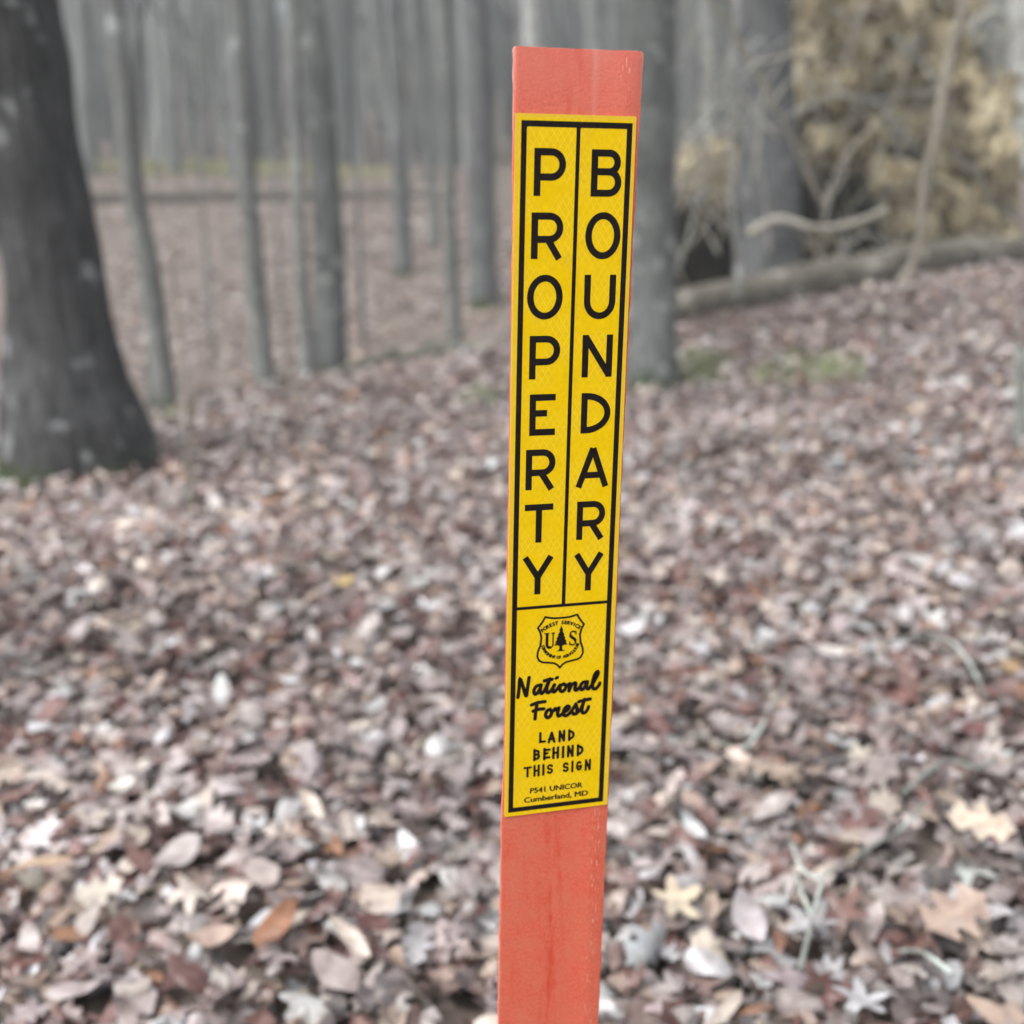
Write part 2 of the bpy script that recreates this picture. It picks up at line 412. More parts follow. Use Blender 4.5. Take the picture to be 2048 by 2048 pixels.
def tree(name, label, cat, path, Y, material, group=None, height=9.0, sides=20, disp=None, flare=.35, seed=1, top_taper=.55, crown=True, stubs=()):
    """path: (photo x, photo y, photo width) from the foot up, at distance Y"""
    rnd = random.Random(seed)
    pts = [PY(px, py, Y) for px, py, _ in path]; rad = [wd / 2 / FPX * (Y / ray(px, py)[1]) for px, py, wd in path]
    b0 = pts[0].copy(); b0[2] = tz1(b0[0], b0[1]) - .12; pts[0] = b0
    d = pts[-1] - pts[-2]; d = d / d[2]; d[:2] = np.clip(d[:2], -.06, .06)
    z1 = b0[2] + height
    if pts[-1][2] < z1 - .5:
        for f in (.33, .66, 1.0):
            h_ = (z1 - pts[-1][2]) if f == 1.0 else (z1 - pts[len(path) - 1][2]) * .33
            pts.append(pts[-1] + d * h_ + np.array([rnd.gauss(0, .04), rnd.gauss(0, .04), 0])); rad.append(rad[len(path) - 1] * (1 - (1 - top_taper) * f))
    full = smooth_path(np.column_stack([np.array(pts), np.array(rad)]), max(40, 8 * len(pts)))
    wv = np.stack([full[:, 2] * .9, 0 * full[:, 2] + seed * 3.7, 0 * full[:, 2]], -1)
    wob_ = .28 if rad[0] < .25 else .05
    full[:, 0] += rad[0] * wob_ * vnoise(wv, 70); full[:, 1] += rad[0] * wob_ * vnoise(wv, 71); full[:, 3] *= 1 + .07 * vnoise(wv * 2.3, 72)
    # denser near the ground
    o = empty(name, (b0[0], b0[1], b0[2] + .12), label, cat, group)
    org = np.array([b0[0], b0[1], b0[2] + .12])
    zz = full[:, 2]; zs = np.concatenate([np.linspace(zz[0], zz[0] + .8, 16, endpoint=False), np.linspace(zz[0] + .8, min(zz[0] + 4.5, zz[-1] - .6), 22, endpoint=False), np.linspace(min(zz[0] + 4.5, zz[-1] - .6), zz[-1], 10)])
    line = np.stack([np.interp(zs, zz, full[:, i]) for i in range(4)], -1)
    mb = MB(); mb.tube(line[:, :3] - org, line[:, 3], sides, disp or bark_disp(9, .05, .06, seed, flare, 4, 7))
    link('trunk', mb.mesh('trunk'), material, o)
    for (pxs, wd) in stubs:
        sb = MB(); pp = smooth_path([PY(x, y, Y + dy) - org for x, y, dy in pxs], 12); sb.tube(pp, np.linspace(wd, wd * .4, len(pp)), 7); link('branch', sb.mesh('branch'), material, o)
    if crown:
        cb = MB(); limbs(cb, line[-1, :3] - org, line[-1, 3], 6, height * .32, rnd); link('crown', cb.mesh('crown'), material, o)
    return o
big = tree('oak_tree', 'broad dark-barked tree with a flared mossy foot at the left edge', 'tree',
     [(168, 935, 300), (152, 870, 268), (134, 800, 238), (126, 742, 218), (114, 636, 196), (102, 530, 186), (70, 400, 200), (40, 265, 206), (4, 0, 210)], 6.25, M['bark_dark'], height=9, sides=96,
     disp=bark_disp(30, .06, .05, 5, .2, 5, 5), seed=5)
tree('slender_tree', 'slender pale trunk leaning left, nearest the right side of the broad dark tree', 'tree',
     [(330, 840, 46), (315, 700, 43), (297, 530, 41), (272, 420, 39), (254, 318, 38), (240, 150, 37), (226, 0, 36)], 9.2, M['bark_grey'], height=7, seed=21, flare=.15)
tree('young_tree', 'thin dark sapling stem close behind the slender pale leaning trunk', 'sapling',
     [(305, 830, 26), (302, 640, 24), (293, 500, 24), (280, 380, 20), (275, 250, 14)], 10.2, M['bark_slate'], height=4.5, seed=22, flare=.1)
tree('slim_tree', 'slim pale grey tree with a dark mossy foot, left neighbour of the thicker slate-grey tree', 'tree',
     [(528, 772, 45), (515, 650, 40), (502, 530, 38), (496, 318, 37), (487, 150, 36), (474, 0, 35)], 10.3, M['bark_grey'], height=9, seed=23, flare=.3)
tree('straight_tree', 'straight slate-grey tree on the crest of the leaf bank, thickest trunk left of the post', 'tree',
     [(658, 755, 64), (655, 600, 58), (650, 370, 57), (640, 200, 56), (622, 0, 56)], 10.6, M['bark_mid'], height=11, seed=24, flare=.3)
tree('leaning_tree', 'faint thin trunk just left of the straight slate-grey tree, downslope', 'tree',
     [(605, 700, 28), (603, 560, 26), (598, 400, 24), (592, 200, 22), (584, 0, 20)], 17, M['bark_grey'], height=9, seed=25)
tree('slope_tree', 'thin grey tree standing alone halfway up the far slope, dark at its foot', 'tree',
     [(808, 541, 36), (804, 400, 31), (799, 250, 30), (792, 100, 30), (788, 0, 30)], 26, M['bark_slate'], height=12, seed=26, flare=.5)
tree('slope_tree', 'blue-grey tree beside the post with its foot in the hollow behind the crest', 'tree',
     [(968, 604, 58), (966, 480, 56), (962, 300, 56), (956, 150, 55), (950, 0, 54)], 21.5, M['bark_slate'], height=13, seed=27)
tree('slope_tree', 'thin greenish trunk on the crest between the lone slope tree and the post', 'tree',
     [(908, 705, 30), (906, 560, 26), (900, 380, 24), (893, 180, 24), (888, 0, 23)], 12.2, M['bark_grey'], height=9, seed=28)
tree('slope_tree', 'very thin crooked tree right of the lone slope tree', 'tree',
     [(868, 480, 22), (858, 330, 20), (845, 200, 19), (832, 80, 18), (826, 0, 18)], 29, M['bark_far'], height=12, seed=29)
tree('slope_tree', 'dark blue-grey trunk behind the upper part of the slim pale grey tree', 'tree',
     [(474, 345, 26), (470, 250, 25), (460, 120, 24), (450, 0, 24)], 44, M['bark_slate'], height=15, seed=30)
tree('slope_tree', 'grey trunk on the ridge between the broad dark tree and the slender pale trunk', 'tree',
     [(176, 345, 36), (172, 200, 35), (165, 80, 34), (160, 0, 34)], 45, M['bark_far'], height=16, seed=31)
tree('slope_tree', 'dim trunk on the ridge above the dark fallen log, right of the slender pale trunk', 'tree',
     [(346, 335, 28), (342, 200, 26), (336, 80, 26), (332, 0, 25)], 45.5, M['bark_far'], height=16, seed=32)
tree('ridge_tree', 'light grey trunk rising directly above the left half of the post top', 'tree',
     [(1070, 360, 34), (1068, 240, 33), (1064, 100, 32), (1060, 0, 32)], 45, M['bark_pale'], height=16, seed=33)
tree('ridge_tree', 'grey trunk rising directly above the right half of the post top', 'tree',
     [(1196, 380, 44), (1196, 240, 42), (1192, 100, 42), (1188, 0, 42)], 38, M['bark_far'], height=15, seed=34)
tree('post_side_tree', 'grey furrowed tree hugging the right edge of the marker post, green at its foot', 'tree',
     [(1300, 818, 96), (1304, 690, 84), (1306, 560, 84), (1306, 400, 92), (1306, 200, 100), (1304, 0, 104)], 8.6, M['bark_mid'], height=10, seed=35, flare=.25, sides=32,
     disp=bark_disp(14, .05, .05, 35, .25, 4, 6))
tree('log_side_tree', 'dark sturdy tree standing behind the long log, in front of the root mass', 'tree',
     [(1542, 572, 126), (1540, 470, 116), (1536, 300, 112), (1530, 150, 108), (1528, 0, 106)], 12.9, M['bark_slate'], height=11, seed=36, sides=32,
     disp=bark_disp(14, .05, .05, 36, .2, 5, 5))
tree('corner_tree', 'pale blue-grey trunk cut off by the right edge, beyond the root mass', 'tree',
     [(2048, 300, 52), (2046, 200, 50), (2044, 100, 48), (2042, 0, 48)], 30, M['bark_pale'], height=13, seed=37)
tree('ridge_tree', 'grey trunk filling the gap left of the dark sturdy tree, far behind', 'tree',
     [(1424, 400, 40), (1422, 250, 38), (1418, 100, 37), (1414, 0, 37)], 33, M['bark_grey'], height=13, seed=38)
tree('leaning_sapling', 'long grey sapling leaning right in front of the root mass', 'sapling',
     [(1792, 606, 17), (1808, 560, 17), (1836, 500, 18), (1848, 370, 19), (1876, 260, 20), (1890, 160, 19), (1926, 0, 19)], 11.6, M['bark_tan'], height=5.5, seed=39, flare=.1, sides=12)
tree('edge_sapling', 'short pale green-grey stem at the right edge among the leaves', 'sapling',
     [(2046, 885, 24), (2042, 800, 22), (2040, 730, 20), (2038, 690, 16)], 5.3, M['lichen'], height=.6, seed=40, flare=.1, sides=10, crown=False)
tree('whip_sapling', 'hair-thin dark sapling whip right of the broad dark tree foot', 'sapling',
     [(384, 1040, 12), (378, 940, 11), (372, 800, 9), (356, 640, 8), (340, 480, 6)], 5.0, M['bark_tan'], height=1.6, seed=41, flare=.1, sides=8, crown=False)
tree('whip_sapling', 'hair-thin sapling whip in the leaves midway between the straight tree and the bottom left', 'sapling',
     [(628, 1070, 10), (622, 980, 9), (612, 880, 8), (596, 800, 6), (560, 700, 5)], 4.7, M['bark_tan'], height=1.2, seed=42, flare=.1, sides=8, crown=False)
tree('whip_sapling', 'very thin pale sapling on the far slope between the slender and slim trees', 'sapling',
     [(412, 560, 9), (408, 440, 8), (400, 300, 7), (396, 150, 6), (390, 0, 6)], 19, M['bark_grey'], height=6, seed=44, flare=.1, sides=8)
tree('whip_sapling', 'very thin sapling on the slope between the slim tree and the straight tree', 'sapling',
     [(560, 640, 9), (556, 520, 8), (552, 400, 7), (544, 260, 6), (530, 60, 6)], 15, M['bark_grey'], height=6, seed=45, flare=.1, sides=8)
tree('whip_sapling', 'very thin dark sapling on the slope just right of the straight tree', 'sapling',
     [(722, 600, 10), (718, 470, 9), (716, 330, 8), (706, 160, 7), (700, 0, 7)], 20, M['bark_slate'], height=7, seed=46, flare=.1, sides=8)
tree('whip_sapling', 'thin upright whip standing in the leaves below the long log', 'sapling',
     [(1556, 985, 12), (1558, 900, 11), (1562, 820, 10), (1560, 740, 8)], 5.5, M['bark_tan'], height=.7, seed=43, flare=.1, sides=8, crown=False)

# bare shrub with long crossing stems beside the post
sh = hit(1392, 640); SY = 9.6
root = empty('bare_shrub', (sh[0], SY, tz1(sh[0], SY)), 'leafless shrub of thin crossing pale and brown stems between post and dark sturdy tree', 'shrub')
so_ = np.array(root.location)
def stem(pts, r0, r1, material, dy=0.0):
    mb = MB(); pp = smooth_path([PY(x, y, SY + dy) - so_ for x, y in pts], 22); pp = pp + .012 * np.stack([vnoise(pp * 4, 60 + i) for i in range(3)], -1)
    mb.tube(pp, np.linspace(r0, r1, len(pp)), 7); link('stem', mb.mesh('stem'), material, root)
stem([(1392, 640), (1340, 480), (1300, 330)], .009, .005, M['bark_tan'])
stem([(1480, 600), (1474, 500), (1462, 370), (1466, 95), (1482, -40)], .03, .018, M['bark_pale'], .5)
stem([(1240, 350), (1350, 300), (1420, 230), (1490, 145), (1600, 55)], .018, .009, M['bark_pale'], -.25)
stem([(1250, 375), (1370, 285), (1450, 270), (1560, 250)], .010, .005, M['dead_wood'], -.3)
stem([(1390, -30), (1445, 30), (1500, 130), (1560, 230), (1610, 330), (1650, 425)], .022, .014, M['bark_tan'], .2)
stem([(1260, 560), (1330, 360), (1400, 190), (1440, 40)], .013, .006, M['bark_tan'], .1)
stem([(1300, 480), (1390, 300), (1400, 60)], .011, .004, M['bark_grey'], .3)
stem([(1640, 420), (1680, 330), (1720, 280), (1790, 200), (1830, 60)], .012, .006, M['dead_wood'], .4)
stem([(1500, 130), (1620, 110), (1700, 200), (1790, 260), (1850, 190)], .012, .005, M['dead_wood'], .6)
stem([(1560, 240), (1680, 190), (1770, 215), (1840, 330)], .012, .005, M['bark_pale'], .5)

rs = random.Random(19)
for i in range(26):
    x, y = rs.uniform(1235, 1560), rs.uniform(120, 560); a = rs.choice([rs.uniform(-1.4, -.5), rs.uniform(-1.2, -.7), rs.uniform(-2.5, -1.9)]); pts = [(x, y)]
    for q in range(3): a += rs.gauss(0, .22); L = rs.uniform(50, 110); pts.append((pts[-1][0] + L * math.cos(a), pts[-1][1] + L * math.sin(a)))
    stem(pts, rs.uniform(.010, .016), .005, rs.choice([M['bark_pale'], M['bark_tan'], M['dead_wood'], M['dead_wood']]), rs.uniform(-.3, .9))

# ------------------------------------------------------------------ uprooted root mass
RY = 14.6
rp = PY(1700, 540, RY); rp[2] = tz1(rp[0], rp[1])
root = empty('root_mass', rp, 'tall straw-coloured clay mass of an uprooted tree with tangled roots and dark hollows', 'uprooted tree')
ro = rp.copy()
mt, n, b = mat('straw_clay')
v = coords(n, (1, 1, .5), (0, .35, 0))
c = ramp(n, noise(n, v, 4.2, 9, .74), [(.37, (.05, .036, .022)), (.43, (.15, .115, .07)), (.47, (.33, .27, .17)), (.54, (.60, .52, .35)), (.66, (.80, .73, .53))])  # darkest stops paint shaded gaps into the straw clay
c = mixc(n, maprange(n, noise(n, v, 1.7, 3), .58, .70, 0, .5), c, (.33, .31, .27))
n.links.new(c, b.inputs['Base Color']); b.inputs['Roughness'].default_value = .95; b.inputs['Specular IOR Level'].default_value = .1
bump(n, b, noise(n, v, 14, 8, .7), 1.0, .06); M['clay'] = mt
mt, n, b = mat('hollow_shade_soil')
v = coords(n); c = ramp(n, noise(n, v, 4, 6), [(.35, (.006, .005, .004)), (.7, (.025, .019, .013))])  # earth toned near-black, so the shade of the hollows is in its colour
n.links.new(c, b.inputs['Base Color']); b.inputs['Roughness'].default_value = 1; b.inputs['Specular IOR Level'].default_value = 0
bump(n, b, noise(n, v, 9, 6), 1, .05); M['soil_shade'] = mt
def lump(mb, c_, r, seed, amp=.32, fr=1.5, sub=5):
    bm = bmesh.new(); bmesh.ops.create_icosphere(bm, subdivisions=sub, radius=1)
    V = np.array([v_.co[:] for v_ in bm.verts]); T = np.array([[q.index for q in f.verts] for f in bm.faces]); bm.free()
    Wd = V * np.array(r)
    d = 1 + amp * 1.7 * fbm(Wd * fr * np.array([1.9, 1.5, 1.0]) + seed * 7.3, seed, 5) + .22 * fbm(Wd * 6 + seed, seed + 9, 3)
    mb.add(Wd * d[:, None] + np.array(c_), (), T)
mb = MB(); kx = RY / FPX
ROOTS = [(1680, 60, 135, 210, .1, .6), (1610, 190, 45, 130, -.1, .35), (1905, 110, 95, 160, .05, .5), (1930, 310, 70, 110, -.05, .5), (1700, 268, 118, 62, -.15, .45),
                                              (1905, 440, 90, 70, -.2, .45), (1420, 335, 66, 66, .3, .4), (1800, 400, 45, 90, .05, .4), (1660, -60, 200, 170, .3, .6), (1850, 220, 80, 150, .3, .4), (1990, 480, 60, 40, 0, .4)]
for i, (px, py, rx, ry, dy, rt) in enumerate(ROOTS):
    lump(mb, PY(px, py, RY + dy) - ro, (rx * kx * .86, rt, ry * kx * .86), i + 1)
rl = random.Random(3)
for i in range(34):
    px, py, q = rl.uniform(1590, 1985), rl.uniform(-60, 490), rl.uniform(16, 46)
    if py > 275 and px < 1750: continue
    lump(mb, PY(px, py, RY + rl.uniform(-.5, -.1)) - ro, (q * kx, q * kx * .8, q * kx * rl.uniform(.6, 1.3)), 100 + i, .45, 2.6, 4)
link('clay', mb.mesh('clay'), M['clay'], root)
mb = MB()  # earth backing whose black colour stands in for shade in the hollows
for i, (px, py, rx, ry) in enumerate([(1660, 400, 190, 190), (1420, 490, 95, 120), (1850, 330, 130, 220), (1720, 120, 180, 230)]):
    lump(mb, PY(px, py, RY + .75) - ro, (rx * kx, .55, ry * kx), 30 + i, .15, 1.2, 4)
link('soil_shade', mb.mesh('soil_shade'), M['soil_shade'], root)
def rootlet(pts, r0, r1, material, dy=-.5, wig=.05):
    r0 *= .92; r1 *= .75
    mb = MB(); pp = smooth_path([PY(x, y, RY + dy) - ro for x, y in pts], 26); pp = pp + wig * np.stack([vnoise(pp * 2.2, 80 + i) for i in range(3)], -1)
    mb.tube(pp, np.linspace(r0, r1, len(pp)), 8); link('root', mb.mesh('root'), material, root)
DW, BT, BG = M['dead_wood'], M['bark_tan'], M['bark_pale']
rootlet([(1655, 200), (1720, 195), (1775, 240), (1800, 330), (1830, 400)], .075, .03, BG)
rootlet([(1655, 205), (1690, 120), (1720, 40), (1740, -40)], .06, .05, DW)
rootlet([(1700, 140), (1640, 230), (1610, 330), (1625, 400)], .04, .02, BT)
rootlet([(1770, -20), (1775, 60), (1860, 150), (1900, 240), (1990, 420)], .05, .03, BG)
rootlet([(1930, 230), (1960, 200), (1990, 160), (1960, 90)], .07, .05, BG)
rootlet([(1940, 70), (1965, 30), (2000, 30), (2010, 70), (1985, 90), (1950, 80)], .06, .05, M['bark_pale'], -.6, .02)
rootlet([(1650, 440), (1658, 390), (1690, 345), (1700, 300)], .035, .02, DW, -.8)
rootlet([(1660, 395), (1630, 340), (1600, 310)], .022, .012, BT, -.8)
rootlet([(1495, 468), (1555, 440), (1640, 460), (1720, 446), (1778, 418)], .05, .04, DW, -2.2, .02)
rootlet([(1470, 180), (1560, 260), (1610, 330), (1640, 410)], .035, .03, BT, -.7)
rootlet([(1990, 260), (1980, 330), (2010, 400), (2040, 460)], .04, .03, BT)
rootlet([(1870, 560), (1900, 500), (1960, 470), (2010, 500), (2010, 540)], .05, .035, BT, -.6)
rootlet([(1440, 400), (1446, 440), (1438, 500)], .022, .012, BT, -.3)
rootlet([(1700, 545), (1690, 500), (1740, 470), (1800, 500)], .035, .02, BG, -.7)
rr_ = random.Random(77)
for i in range(34):
    x, y = rr_.uniform(1580, 1990), rr_.uniform(-20, 470); a = rr_.uniform(0, 6.28); pts = [(x, y)]
    for q in range(3): a += rr_.gauss(0, .6); L = rr_.uniform(30, 75); pts.append((pts[-1][0] + L * math.cos(a), pts[-1][1] + L * abs(math.sin(a)) * .9))
    rootlet(pts, rr_.uniform(.012, .032), .006, rr_.choice([DW, BT, BG, M['bark_grey']]), rr_.uniform(-.75, -.35), .06)

mb = MB()
for i in range(620):
    if i % 6 == 0: x0, y0 = rr_.uniform(1360, 1480), rr_.uniform(270, 400)
    else: x0, y0 = rr_.uniform(1560, 2010), rr_.uniform(-40, 520)
    if 1540 < x0 < 1705 and 315 < y0 < 455: continue
    a = rr_.gauss(1.4, 1.0); pts = [(x0, y0)]
    for q in range(3): a += rr_.gauss(0, .8); L = rr_.uniform(10, 36); pts.append((pts[-1][0] + L * math.cos(a), pts[-1][1] + L * math.sin(a)))
    dz = rr_.uniform(-.95, -.1); pp = smooth_path([PY(x, y, RY + dz + rr_.gauss(0, .08)) - ro for x, y in pts], 12); q = rr_.uniform(.004, .013)
    mb.tube(pp, np.linspace(q, q * .4, len(pp)), 5, cap=False)
mt, n, b = mat('fine_root')
gi = n.nodes.new('ShaderNodeNewGeometry')
c = ramp(n, gi.outputs['Random Per Island'], [(0, (.14, .11, .07)), (.5, (.36, .31, .22)), (1, (.6, .56, .45))]); n.links.new(c, b.inputs['Base Color']); b.inputs['Roughness'].default_value = .9
tag(link('fine_roots', mb.mesh('fine_roots'), mt, root), kind='stuff')

# long log in front of the root mass, ground branch on the crest, far log
def log(name, label, cat, pts, material, sides=18, part='trunk', stubs=(), lift=.55):
    W = [np.array(p[:3]) for p in pts]; R = [p[3] for p in pts]
    o = empty(name, W[0], label, cat); full = smooth_path(np.column_stack([np.array(W), R]), 40)
    for q in full: q[2] = max(q[2], tz1(q[0], q[1]) + q[3] * lift)
    mb = MB(); mb.tube(full[:, :3] - W[0], full[:, 3], sides, bark_disp(8, .05, .09, len(label)))
    link(part, mb.mesh(part), material, o)
    for s_ in stubs:
        mb = MB(); pp = smooth_path([np.array(q) - W[0] for q in s_[0]], 10); mb.tube(pp, np.linspace(s_[1], s_[1] * .5, len(pp)), 8); link('branch', mb.mesh('branch'), material, o)
    return o
def lp(px, py, d, wpx): return (*P(px, py, d), wpx / 2 / FPX * d)
log('fallen_log', 'long weathered grey-brown log lying across the rise in front of the root mass', 'log',
    [lp(1300, 620, 10.4, 58), lp(1480, 588, 10.9, 68), lp(1640, 562, 11.4, 72), lp(1840, 536, 12.0, 66), lp(2060, 510, 12.6, 56), lp(2300, 488, 13.4, 44)], M['log'], lift=.95,
    stubs=[([P(1806, 535, 11.75), P(1800, 570, 11.6), P(1790, 612, 11.5)], .045)])
log('fallen_log', 'dark fallen log lying straight across the far slope below the yellow-green grass', 'log',
    [lp(170, 398, 37.5, 22), lp(330, 396, 37.6, 25), lp(480, 397, 37.8, 27), lp(600, 402, 38, 22), lp(720, 405, 38.4, 17), lp(880, 410, 38.8, 12)], M['log_dark'])
log('fallen_branch', 'mossy grey-green branch lying along the crest between the straight tree and the post', 'branch',
    [lp(660, 745, 10.3, 8), lp(740, 722, 10.5, 12), lp(840, 705, 10.8, 14), lp(940, 694, 11.0, 16), lp(1020, 680, 11.1, 15), lp(1150, 664, 11.3, 12)], M['mossy_twig'], 9, 'stem',
    [([P(840, 702, 10.8), P(870, 680, 10.9), P(930, 660, 11)], .022), ([P(760, 716, 10.5), P(800, 690, 10.6), P(850, 672, 10.6)], .016)])
log('fallen_branch', 'thin mossy branch lying at the feet of the slim pale and straight trees', 'branch',
    [lp(470, 790, 9.7, 8), lp(560, 784, 9.8, 10), lp(650, 764, 10.0, 9)], M['mossy_twig'], 8, 'stem')

# twigs on the leaves
def twig(label, pts, r0, r1, material, lift=.052, forks=()):
    r0 *= .62; r1 *= .62
    W = [hit(x, y) + np.array([0, 0, lift + .02 + l]) for x, y, l in pts]
    o = empty('fallen_twig', W[0], label, 'twig', 'twigs lying on the leaf litter')
    mb = MB(); pp = smooth_path(np.array(W) - W[0], 26); pp = pp + .006 * np.stack([vnoise(pp * 9, 90 + i) for i in range(3)], -1)
    mb.tube(pp, np.linspace(r0, r1, len(pp)), 8, lambda th, k, p_: 1 + .25 * vnoise(np.stack([np.cos(th) + 0 * k, np.sin(th) + 0 * k, k * .9 + 0 * th], -1), 7))
    link('stem', mb.mesh('stem'), material, o)
    for f in forks:
        Wf = [hit(x, y) + np.array([0, 0, lift + .02 + l]) - W[0] for x, y, l in f]
        mb = MB(); pp = smooth_path(Wf, 14); mb.tube(pp, np.linspace(r0 * .8, r1, len(pp)), 7); link('fork', mb.mesh('fork'), material, o)
twig('pale green-white lichened twig sloping up to the right beside the big cream oak leaf', [(1640, 1838, 0), (1720, 1795, .01), (1800, 1750, .02), (1850, 1705, .03)], .0045, .006, M['lichen'])
twig('thick crooked lichened twig above the big cream oak leaf', [(1800, 1665, 0), (1850, 1645, .03), (1890, 1628, .04), (1950, 1632, .03), (1985, 1600, .02)], .008, .0075, M['lichen'])
twig('forked lichened twig standing out of the leaves at bottom right', [(1596, 2035, 0), (1614, 1975, .02), (1630, 1910, .03), (1650, 1850, .03)], .0065, .0035, M['lichen'], .05, [[(1622, 1940, .02), (1604, 1905, .03), (1590, 1868, .04)], [(1640, 1870, .03), (1600, 1858, .04), (1580, 1810, .05)]])
twig('long thin grey twig curving up right of the sticker bottom', [(1250, 1590, 0), (1380, 1540, .01), (1490, 1560, .0), (1540, 1500, .03), (1575, 1440, .04), (1570, 1390, .03)], .004, .006, M['lichen'])
twig('pale twig curving down at the middle of the right side', [(1700, 1375, .02), (1770, 1372, .05), (1880, 1365, .05), (1930, 1400, .04), (1970, 1470, .01)], .004, .006, M['lichen'])
twig('short grey twig in the bottom right corner', [(1790, 1995, 0), (1840, 2020, .02), (1900, 2060, .02)], .005, .006, M['lichen'])
twig('straight tan twig below the left end of the long log', [(1280, 905, 0), (1400, 900, .03), (1500, 880, .02)], .006, .004, M['bark_tan'])
twig('thin grey twig lying level in the leaves halfway down the left side', [(540, 1205, 0), (600, 1190, .03), (700, 1180, .02)], .006, .004, M['bark_grey'])

# individual large leaves near the camera
def hero(name, label, px, py, size, tpl, yaw, col, kap=.8, phi=.5, tilt=.25, tdir=0.0, lift=.055):
    lift += .028; size *= .86; col = tuple(q * .84 for q in col); kap *= 1.5; tilt *= 1.3
    p = hit(px, py); tp = TPL[tpl]
    V = curl(tp[0][None].copy(), np.array([kap]), np.array([phi]), np.array([.03]), np.array([px * .1]))[0] * size
    V = V @ rotm(np.array([yaw]), np.array([tilt]), np.array([tdir]))[0].T
    me = mesh_np(name, V, [tp[1]] + ([tp[3]] if len(tp) > 3 else []))
    C = np.empty((len(V), 4)); C[:, :3] = col; C[:, 3] = tp[2]
    at = me.attributes.new('leafcol', 'FLOAT_COLOR', 'POINT'); at.data.foreach_set('color', C.astype(np.float32).ravel())
    o = link(name, me, M['leaf']); o.location = p + np.array([0, 0, lift])
    return tag(o, label, 'leaf', 'large single leaves on top of the litter')
cream, pale, grey, tan, rust, redb = (.68, .58, .47), (.60, .52, .46), (.52, .5, .52), (.48, .34, .24), (.34, .16, .07), (.14, .05, .05)
hero('round_leaf', 'round pale tan leaf lying flat left of the post foot', 764, 1885, .088, 6, 2.4, (.56, .48, .42), .5, .4, .25, .2)
hero('oak_leaf', 'big cream lobed leaf at lower right below the thick crooked twig', 1950, 1728, .15, 0, -.35, cream, .6, 1.2, .3, .1)
hero('star_leaf', 'cream star-shaped leaf right of the post near the bottom', 1352, 1888, .115, 4, .4, (.66, .57, .43), .5, .4, .3, .2)
hero('curled_leaf', 'pale curled leaf arching at the bottom left of the post', 705, 1985, .12, 3, -.7, pale, 3.6, 1.3, .3, .5, .07)
hero('oak_leaf', 'mauve-grey leaf standing slanted right of the cream star leaf', 1495, 1945, .11, 1, -1.2, (.5, .46, .48), 1.0, .3, .55, .2, .07)
hero('oak_leaf', 'broad tan leaf in the bottom right corner', 1900, 1925, .16, 0, .5, (.46, .35, .29), .8, .6, .3, .0)
hero('pale_leaf', 'small bright white leaf left of centre, upper one of two on the left', 250, 1643, .075, 1, .5, (.72, .69, .64), .8, .3, .3, .2)
hero('pale_leaf', 'small bright white leaf at the left edge, below its pair', 80, 1682, .065, 3, .1, (.74, .72, .7), .9, .3, .3, .2)
hero('curled_leaf', 'tan leaf curled like a half moon left of the post', 628, 1700, .10, 2, -.8, (.6, .52, .45), 2.6, 1.2, .4, .3, .07)
hero('oak_leaf', 'pale lobed leaf with a hole at lower left', 205, 1870, .11, 0, .5, (.58, .53, .46), .8, .5, .3, .1)
hero('curled_leaf', 'long tan leaf rolled into a tube at the left edge', 90, 1818, .13, 3, .3, (.5, .36, .24), 4.5, 1.5, .1, .1, .06)
hero('rust_leaf', 'rust-orange narrow leaf pointing up left of the curled pale leaf', 560, 1945, .13, 2, 1.1, (.36, .17, .09), 2.0, .9, .4, .3, .06)
hero('pale_leaf', 'bluish white pointed leaf right of the post at knee height', 1385, 1740, .085, 2, -.9, (.62, .65, .66), 1.4, .5, .4, .2, .06)
hero('red_leaf', 'dark red leaf at the right side above the thick crooked twig', 1940, 1525, .09, 1, .2, redb, .8, .3, .3, .2, .05)
hero('pale_leaf', 'white leaf touching the right edge of the sticker outline', 1262, 1312, .10, 1, .2, (.66, .66, .68), .6, .3, .35, .0, .05)
hero('pale_leaf', 'broad white leaf lying flat right of the sticker emblem', 1660, 1358, .11, 1, -.1, (.66, .63, .6), .5, .3, .2, .2, .05)
hero('rust_leaf', 'yellow-brown leaf curled up at the right edge', 2010, 1405, .10, 2, .3, (.34, .22, .1), 2.4, .5, .4, .2, .06)
hero('yellow_leaf', 'small yellow leaf in the litter left of the sticker', 690, 1210, .09, 1, .5, (.5, .37, .14), .8, .3, .3, .2, .05)

